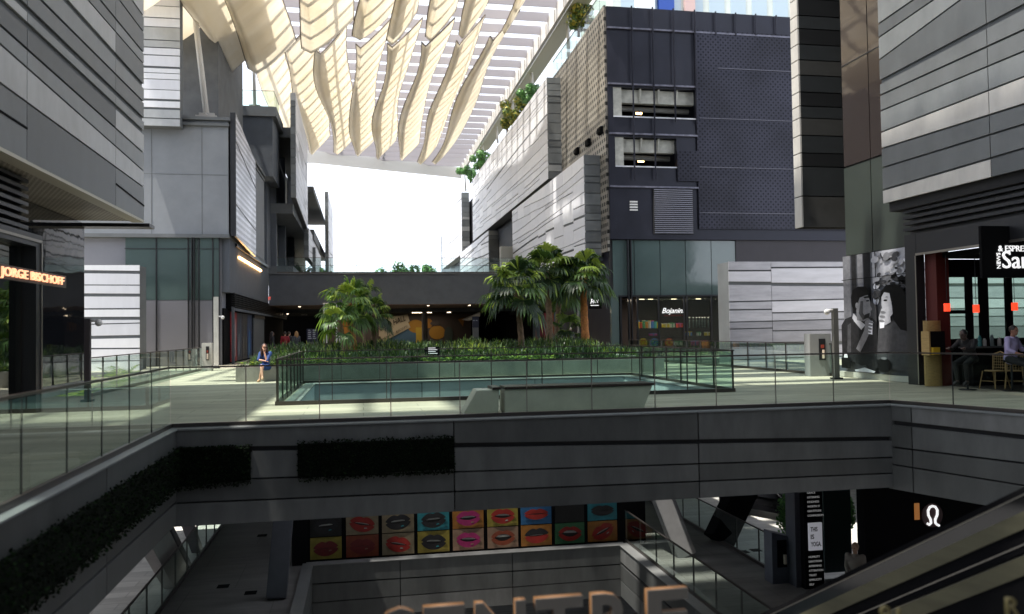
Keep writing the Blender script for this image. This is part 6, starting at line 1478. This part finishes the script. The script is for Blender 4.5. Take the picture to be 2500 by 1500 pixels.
MB().hexa([G(uu - wd * .5, vv, LZ), G(uu + wd * .5, vv, LZ), G(uu + wd * .5, vv + .45, LZ), G(uu - wd * .5, vv + .45, LZ), G(uu - wd * .5, vv, LZ + 1.42), G(uu + wd * .5, vv, LZ + 1.25), G(uu + wd * .5, vv + .45, LZ + 1.25), G(uu - wd * .5, vv + .45, LZ + 1.42)]).build("body", mat("cab_blue", (.10, .11, .14), .6, 0, .15, 3), t)
MB().box(uu - .16, uu + .12, vv - .02, vv - .002, LZ + .45, LZ + 1.2).build("recess_door", M_BLACK, t); MB().tube([G(uu + .05, vv - .05, LZ + .55), G(uu + .05, vv - .05, LZ + .8)], .05, 8).build("hose_valve", MATS["valve_cream"], t)
# pillar with sign tower
SV = 20.5
a = recv(1942, 1195, 1962, 1440, SV); 
tag(MB().box(a[0], a[1], SV, SV + .5, LZ, -1.8).build("square_pillar", mat("pillar_blue", (.085, .09, .11), .6, 0, .1)), "blue grey square pillar left of the black sign tower", "column")
a = recv(1964, 1195, 2010, 1440, SV - .2)
t = thing("sign_tower", "tall black sign tower with rows of small words and a white poster", "sign", G(a[0], SV, LZ)); MB().box(a[0], a[1], SV - .2, SV + .5, LZ, -1.85).build("body", M_BLACK, t)
WDS = ["GRACE", "LISTENING", "KINDNESS", "WORTH IT", "GRATITUDE", "COMPASSION", "PURITY", "PATIENCE", "TRANQUILITY", "", "", "", "", "CONTENTMENT", "HUMILITY", "DEVOTION", "AFFIRMING", "ATTENTION", "TRUST", "SIMPLICITY", "SELF"]
mw = mat("dim_lettering", (.45, .45, .47), .5, emit=.12, ecol=(1, 1, 1))
for i, wrd in enumerate(WDS):
    z = onv(1985, 1205 + i * 11.2, SV - .2)[1]
    if 1266 < 1205 + i * 11.2 < 1352: continue
    text("small_lettering", wrd, G(a[0] + .1, SV - .215, z), G(1, 0, 0), .055, mw, t, .004)
b_ = recv(1975, 1277, 2007, 1344, SV - .26)
MB().box(b_[0], b_[1], SV - .27, SV - .215, b_[2], b_[3]).build("white_poster", mat("poster_white", (.75, .75, .8), .5, emit=.12, ecol=(.9, .9, 1)), t)
for i, wrd in enumerate(("THIS", "IS", "YOGA.")): o = text("poster_lettering", wrd, G(b_[0] + .04, SV - .285, b_[3] - .22 - i * .2), G(1, 0, 0), .12, M_BLACK, t, .004, bold=.03); fitx(o, G(b_[0] + .04, SV - .285, 0), G(1, 0, 0), (b_[1] - b_[0] - .06) * [.62, .3, .92][i])
a = recv(2012, 1195, 2040, 1400, SV + 1); tag(MB().box(a[0], a[1] + .5, SV + 1, SV + 1.1, LZ, -1.85).build("teal_window", M_TEALG), "dark teal window right of the sign tower", "window")
# dark shop with the curved logo
sv_ = 18.6
t = thing("dark_shop", "black shop on the lower floor with a white curved emblem on a dark red disc", "shop", G(11, sv_, LZ)); a = recv(2110, 1190, 2600, 1400, sv_)
MB().box(a[0], a[1] + 3, sv_, sv_ + .3, LZ, -1.8).build("front_wall", M_BLACK, t)
lc = onv(2274, 1258, sv_); s_ = 25 / F * 21
MB().tube([G(lc[0], sv_ - .03, lc[1]), G(lc[0], sv_ - .001, lc[1])], s_ * 1.15, 22).build("emblem_disc", mat("disc_red", (.04, .003, .004), .5), t)
op_ = [(-.62, -.72), (-.42, -.86), (-.22, -.70), (-.26, -.35), (-.48, .05), (-.50, .5), (-.30, .82), (0, .9), (.30, .82), (.50, .5), (.48, .05), (.24, -.40), (.26, -.72), (.45, -.9), (.66, -1.0)]
MB().tube([G(lc[0] + x * s_, sv_ - .05, lc[1] + y * s_) for x, y in op_], s_ * .12, 7).build("emblem", M_WTXT, t, smooth=True)
b_ = onv(2237, 1248, sv_); MB().box(b_[0] - .06, b_[0] + .08, sv_ - .02, sv_ - .001, b_[1] - .22, b_[1] + .2).build("amber_display", mat("amber", (.3, .1, .03), .5, emit=.12, ecol=(1, .4, .1)), t)
tx = onz(2095, 1420, LZ); q = uv(atd(2088, 1350, 20.0))
person("person in a cap and pale top on the lower floor near the sign tower", G(q[0], q[1], LZ), AZ - .8, dict(hal=(-.1, -.3, 1.05), yaw=-.3), (.40, .24, .16), (.22, .19, .16), (.03, .03, .04), (.25, .15, .08))
# parked car and shrubs outside at the lower street
def car(label, u, v, z, rz, col):
    t = thing("parked_car", label, "car", (0, 0, 0)); L = lambda x, y, h: Vector((x, y, h)); H = .9
    prof = [(-2.2, .35), (-2.25, .62), (-2.1, .78), (-1.2, .9), (-.55, 1.36), (.35, 1.42), (1.2, 1.36), (1.95, .98), (2.2, .92), (2.25, .4)]; n = len(prof); mb = MB()
    secs = [(-H, .93), (-H * .93, 1.0), (H * .93, 1.0), (H, .93)]; P3 = []
    for y, k in secs:
        for x, h in prof: P3.append(L(x * (k if h < 1 else k * .97), y * (.82 if h > 1.1 else 1), .3 + (h - .3) * (k if h > .6 else 1)))
    F_ = [tuple(range(n)), tuple(reversed(range(3 * n, 4 * n)))]
    for s__ in range(3):
        for i in range(n): F_.append((s__ * n + i, s__ * n + (i + 1) % n, (s__ + 1) * n + (i + 1) % n, (s__ + 1) * n + i))
    mb.add(P3, F_); mb.build("body", mat("car_paint", col, .15, .5), t, bev=.04)
    g_ = MB().add([L(-1.14, -.70, .95), L(-1.14, .70, .95), L(-.58, .62, 1.35), L(-.58, -.62, 1.35)], [(0, 1, 2, 3)]); g_.v = [p_ + Vector((-.012, 0, .012)) for p_ in g_.v]; g_.build("windscreen", M_DKGLASS, t)
    for sy in (-1, 1):
        MB().box(0, 0, 0, 0, 0, 0); q = MB(); q.v = [L(-.95, sy * .90, .95), L(1.5, sy * .90, .98), L(1.1, sy * .76, 1.33), L(-.45, sy * .76, 1.33)]; q.f = [[0, 1, 2, 3]]; q.m = [0]; q.build("side_window", M_DKGLASS, t)
        MB().ball(L(-2.14, sy * .62, .66), .07, .16, .09).build("headlight", mat("lampglass", (.8, .8, .8), .1), t)
        for x in (-1.4, 1.35):
            w__ = MB().tube([L(x, sy * .74, .32), L(x, sy * .93, .32)], .32, 18).build("wheel", M_BLACK, t); r = MB().tube([L(x, sy * .92, .32), L(x, sy * .945, .32)], .19, 12).build("rim", M_STEEL, w__)
    MB().beam(L(-2.24, -.4, .5), L(-2.24, .4, .5), .05, .16).build("grille", M_BLACK, t)
    t.location = G(u, v, z); t.rotation_euler = (0, 0, rz)
p = onz(1915, 1272, -7.0); q = uv(p); car("black parked car half hidden by a bush on the lower street", q[0], q[1] + 1.2, -6.99, 2.3, (.01, .01, .012))
def bush(label, x, y, d, r, seed): 
    p = atd(x, y, d); u, v = uv(p); rng = random.Random(seed); t = thing("street_tree", label, "tree", (p.x, p.y, -7.0), "small trees on the lower street"); mb = MB()
    for _ in range(1100):
        n_ = Vector((rng.gauss(0, 1), rng.gauss(0, 1), rng.gauss(0, 1))).normalized(); k = rng.uniform(.35, 1); o = p + Vector((n_.x * r * .75, n_.y * r * .75, n_.z * r * 1.5)) * k
        b_ = n_.cross(Vector((rng.gauss(0, 1), rng.gauss(0, 1), 1))).normalized(); s_ = .07; mb.add([o, o + b_ * s_ + n_ * s_ * .5, o + b_ * s_ * 2, o + b_ * s_ - n_ * s_ * .5], [(0, 1, 2, 3)], rng.randrange(3))
    mb.build("crown", M_SUNL, t); MB().tube([Vector((p.x, p.y, -7)), p], [.06, .03], 6).build("trunk", MATS["bark"], t)
bush("bright green small tree left of the blue grey pillar on the lower street", 1926, 1262, 27, .55, 1); bush("narrow green tree between the dark shop pillars", 2063, 1250, 26, .42, 2)
lw = thing("street_building", "shaded building front with a tan band across the lower street", "building", G(20, 40, -7)); MB().box(12, 34, 44, 44.4, -6.99, -1.8).build("wall", mat("lw_grey", (.16, .16, .17), .7), lw); MB().box(12, 34, 43.9, 43.99, -3.6, -2.8).build("tan_band", mat("tan_band", (.45, .30, .12), .7, 0, .2, 3), lw)
for i in range(4): MB().box(14 + i * 4, 16.8 + i * 4, 43.85, 43.99, -6.9, -3.9).build("street_pane", mat("daylight_glow", (.6, .6, .45), .5, emit=.5, ecol=(1, .98, .75)) if i % 2 == 0 else M_DKGLASS, lw)  # alternate panes glow, standing in for daylight outdoors on the lower street
for x, y in ((1845, 1344), (1900, 1385), (1815, 1348), (545, 1432), (612, 1448), (640, 1308)):
    p = onz(x, y, LZ); q = uv(p); tag(MB().box(q[0] - .16, q[0] + .16, q[1] - .16, q[1] + .16, LZ + .001, LZ + .008).build("floor_drain", M_BLACK), "small dark square drain cover let into the lower floor paving", "drain cover", "drain covers in the lower floor")
# bottom floor furniture glimpsed through the lower opening
bf = MB().box(-1.6, 8.0, 10, 60, -11 + .004, -10.98); tag(bf.build("market_floor", mat("plank_floor", (.30, .28, .25), .5, 0, .35, 1.2, stretch=(.3, 5))), "pale plank floor of the bottom storey", None, None, "structure")
def pt11(x, y): return uv(onz(x, y, -11))
a = pt11(1450, 1421); t = thing("long_bench", "long black bench on the bottom floor beneath the lower fascia", "bench", G(a[0], a[1], -10.98)); MB().box(a[0] - 1.4, a[0] + 1.4, a[1], a[1] + .5, -10.55, -10.45).build("seat", M_BLACK, t)
for k in (-1.2, 0, 1.2): MB().box(a[0] + k - .05, a[0] + k + .05, a[1] + .05, a[1] + .45, -10.98, -10.55).build("leg", M_DARK, t)
a = pt11(1478, 1440); t = thing("market_tray", "small white tray on a stand on the bottom floor", "tray", G(a[0], a[1], -10.98)); MB().box(a[0] - .4, a[0] + .4, a[1], a[1] + .5, -10.5, -10.42).box(a[0] - .36, a[0] + .36, a[1] + .04, a[1] + .46, -10.419, -10.40).build("tray", mat("tray_white", (.7, .65, .7), .5), t); MB().box(a[0] - .05, a[0] + .05, a[1] + .2, a[1] + .3, -10.98, -10.5).build("stand", M_DARK, t)

# ================================================================ big letters in the foreground
t = thing("letter_sign", "row of big dark marquee letters with orange rims at the bottom edge", "sign", EYE + Vector((0, 6, -3)))
VL = 6.1; ZT = onv(1360, 1456, VL)[1]; HC = .44
M_OR = mat("orange_rim", (.17, .08, .028), .5, 0, .15, 6); M_FACE = mat("letter_face", (.09, .085, .08), .5, 0, .1, 6); M_RECESS = mat("letter_recess", (.012, .011, .010), .7)
for ch_, x0, x1 in (("C", 915, 1012), ("E", 1033, 1136), ("N", 1159, 1283), ("T", 1306, 1422), ("R", 1444, 1546), ("E", 1580, 1681)):
    ua = onv(x0, 1470, VL)[0]; ub = onv(x1, 1470, VL)[0]; zz = ZT - HC
    for nm, dv, dep, m, gr in (("letter_rim", .03, .06, M_OR, 0), ("letter_face", -.008, .012, M_FACE, 0)):
        o = text(nm, ch_, G(ua, VL + dv, zz), G(1, 0, 0), HC, m, t, dep, bold=.035); fitx(o, G(ua, VL + dv, zz), G(1, 0, 0), ub - ua)
        if nm == "letter_face":
            c = G((ua + ub) / 2, VL + dv, zz + HC / 2) - Vector(t['org'])
tag(MB().box(-2.4, 3.2, VL + .0, VL + .12, ZT - HC - .08, ZT - HC - .01).build("sign_beam", M_DARK), "dark beam under the big orange rimmed letters", "beam")

# ================================================================ escalators, lower right
A_ = atd(1870, 1500, 9.5); B_ = atd(2500, 1198, 7.0); dr = (B_ - A_); hz_ = Vector((dr.x, dr.y, 0)); pr_ = Vector((hz_.y, -hz_.x, 0)).normalized()
if pr_.dot(Vector((1, 0, 0))) < 0: pr_ = -pr_
sl = dr.z / hz_.length; hn = hz_.normalized()
def path(off, dz, t0=-1.6, t1=2.0):
    """handrail line: incline with a soft curve to level at the top"""
    pts = []
    for i in range(41):
        s_ = hz_.length * (t0 + (t1 - t0) * i / 40); z = A_.z + sl * s_; zt__ = A_.z + sl * hz_.length * 1.55
        k = 8.0; z = -math.log(math.exp(-k * z) + math.exp(-k * zt__)) / k
        pts.append(Vector((A_.x, A_.y, 0)) + hn * s_ + pr_ * off + Vector((0, 0, z + dz)))
    return pts
M_SKIRT = mat("escalator_steel", (.10, .095, .06), .4, .4, .35, 1.2, stretch=(.4, 3))
def band(pts, w_, h_, name, m, t, off=Vector((0, 0, 0))):
    mb = MB(); P3 = []; n = len(pts)
    for p in pts:
        p = p + off; P3 += [p - pr_ * w_ / 2 - Vector((0, 0, h_ / 2)), p + pr_ * w_ / 2 - Vector((0, 0, h_ / 2)), p + pr_ * w_ / 2 + Vector((0, 0, h_ / 2)), p - pr_ * w_ / 2 + Vector((0, 0, h_ / 2))]
    F_ = [(3, 2, 1, 0), (4 * n - 4, 4 * n - 3, 4 * n - 2, 4 * n - 1)]
    for i in range(n - 1):
        for j in range(4): F_.append((4 * i + j, 4 * i + (j + 1) % 4, 4 * i + 4 + (j + 1) % 4, 4 * i + 4 + j))
    mb.add(P3, F_); return mb.build(name, m, t)
def escalator(label, off, dz):
    t = thing("escalator", label, "escalator", path(off, dz)[10], "escalators at the lower right")
    for k, nm in ((0, 0), (1.25, 1)):
        P_ = path(off + k, dz)
        band(P_, .085, .05, "handrail", M_BLACK, t); band(P_, .05, .012, "handrail_trim", M_STEEL, t, Vector((0, 0, -.035)))
        band(P_, .012, .14, "black_panel", mat("black_glass", (.008, .008, .009), .08, 0, spec=.6), t, Vector((0, 0, -.11)))
        band(P_, .10, .15, "steel_moulding", M_SKIRT, t, Vector((0, 0, -.255)))
        band(P_, .06, .20, "side_panel", M_BLACK, t, Vector((0, 0, -.43))); band(P_, .075, .012, "trim_line", M_STEEL, t, Vector((0, 0, -.46)))
        band(P_, .12, .17, "lower_moulding", M_SKIRT, t, Vector((0, 0, -.64)))
        band(P_, .09, .55, "truss_cladding", M_BLACK, t, Vector((0, 0, -1.0)))
    st = MB(); P_ = path(off, dz - .85)
    for i in range(40):
        a, b_ = P_[i], P_[i + 1]; z = max(a.z, b_.z)
        st.hexa([Vector((a.x, a.y, z - .3)) + pr_ * .1, Vector((a.x, a.y, z - .3)) + pr_ * 1.15, Vector((b_.x, b_.y, z - .3)) + pr_ * 1.15, Vector((b_.x, b_.y, z - .3)) + pr_ * .1,
                 Vector((a.x, a.y, z)) + pr_ * .1, Vector((a.x, a.y, z)) + pr_ * 1.15, Vector((b_.x, b_.y, z)) + pr_ * 1.15, Vector((b_.x, b_.y, z)) + pr_ * .1])
    st.build("steps", M_DARK, t)
    return t
escalator("black escalator rising to the right with golden steel mouldings, the upper of two", 0, 0)
for x, y, c_, lb in ((2158, 1487, "8", "small brass cut-out like an eight at the bottom right"), (2199, 1492, "J", "small brass hook-shaped cut-out at the bottom right"), (2464, 1466, "R", "brass cut-out like a letter R at the lower right edge"), (2238, 1497, "m", "brass cut-out like a low letter m at the bottom right")):
    p = atd(x, y, 4.6); o = text("brass_letter", c_, p + Vector((-.03, 0, -.09)), G(1, 0, 0), .11, mat("brass_paint", (.22, .18, .07), .5), None, .02); o.location = (0, 0, 0); tag(o, lb, "letter", "brass cut-outs at the bottom right")
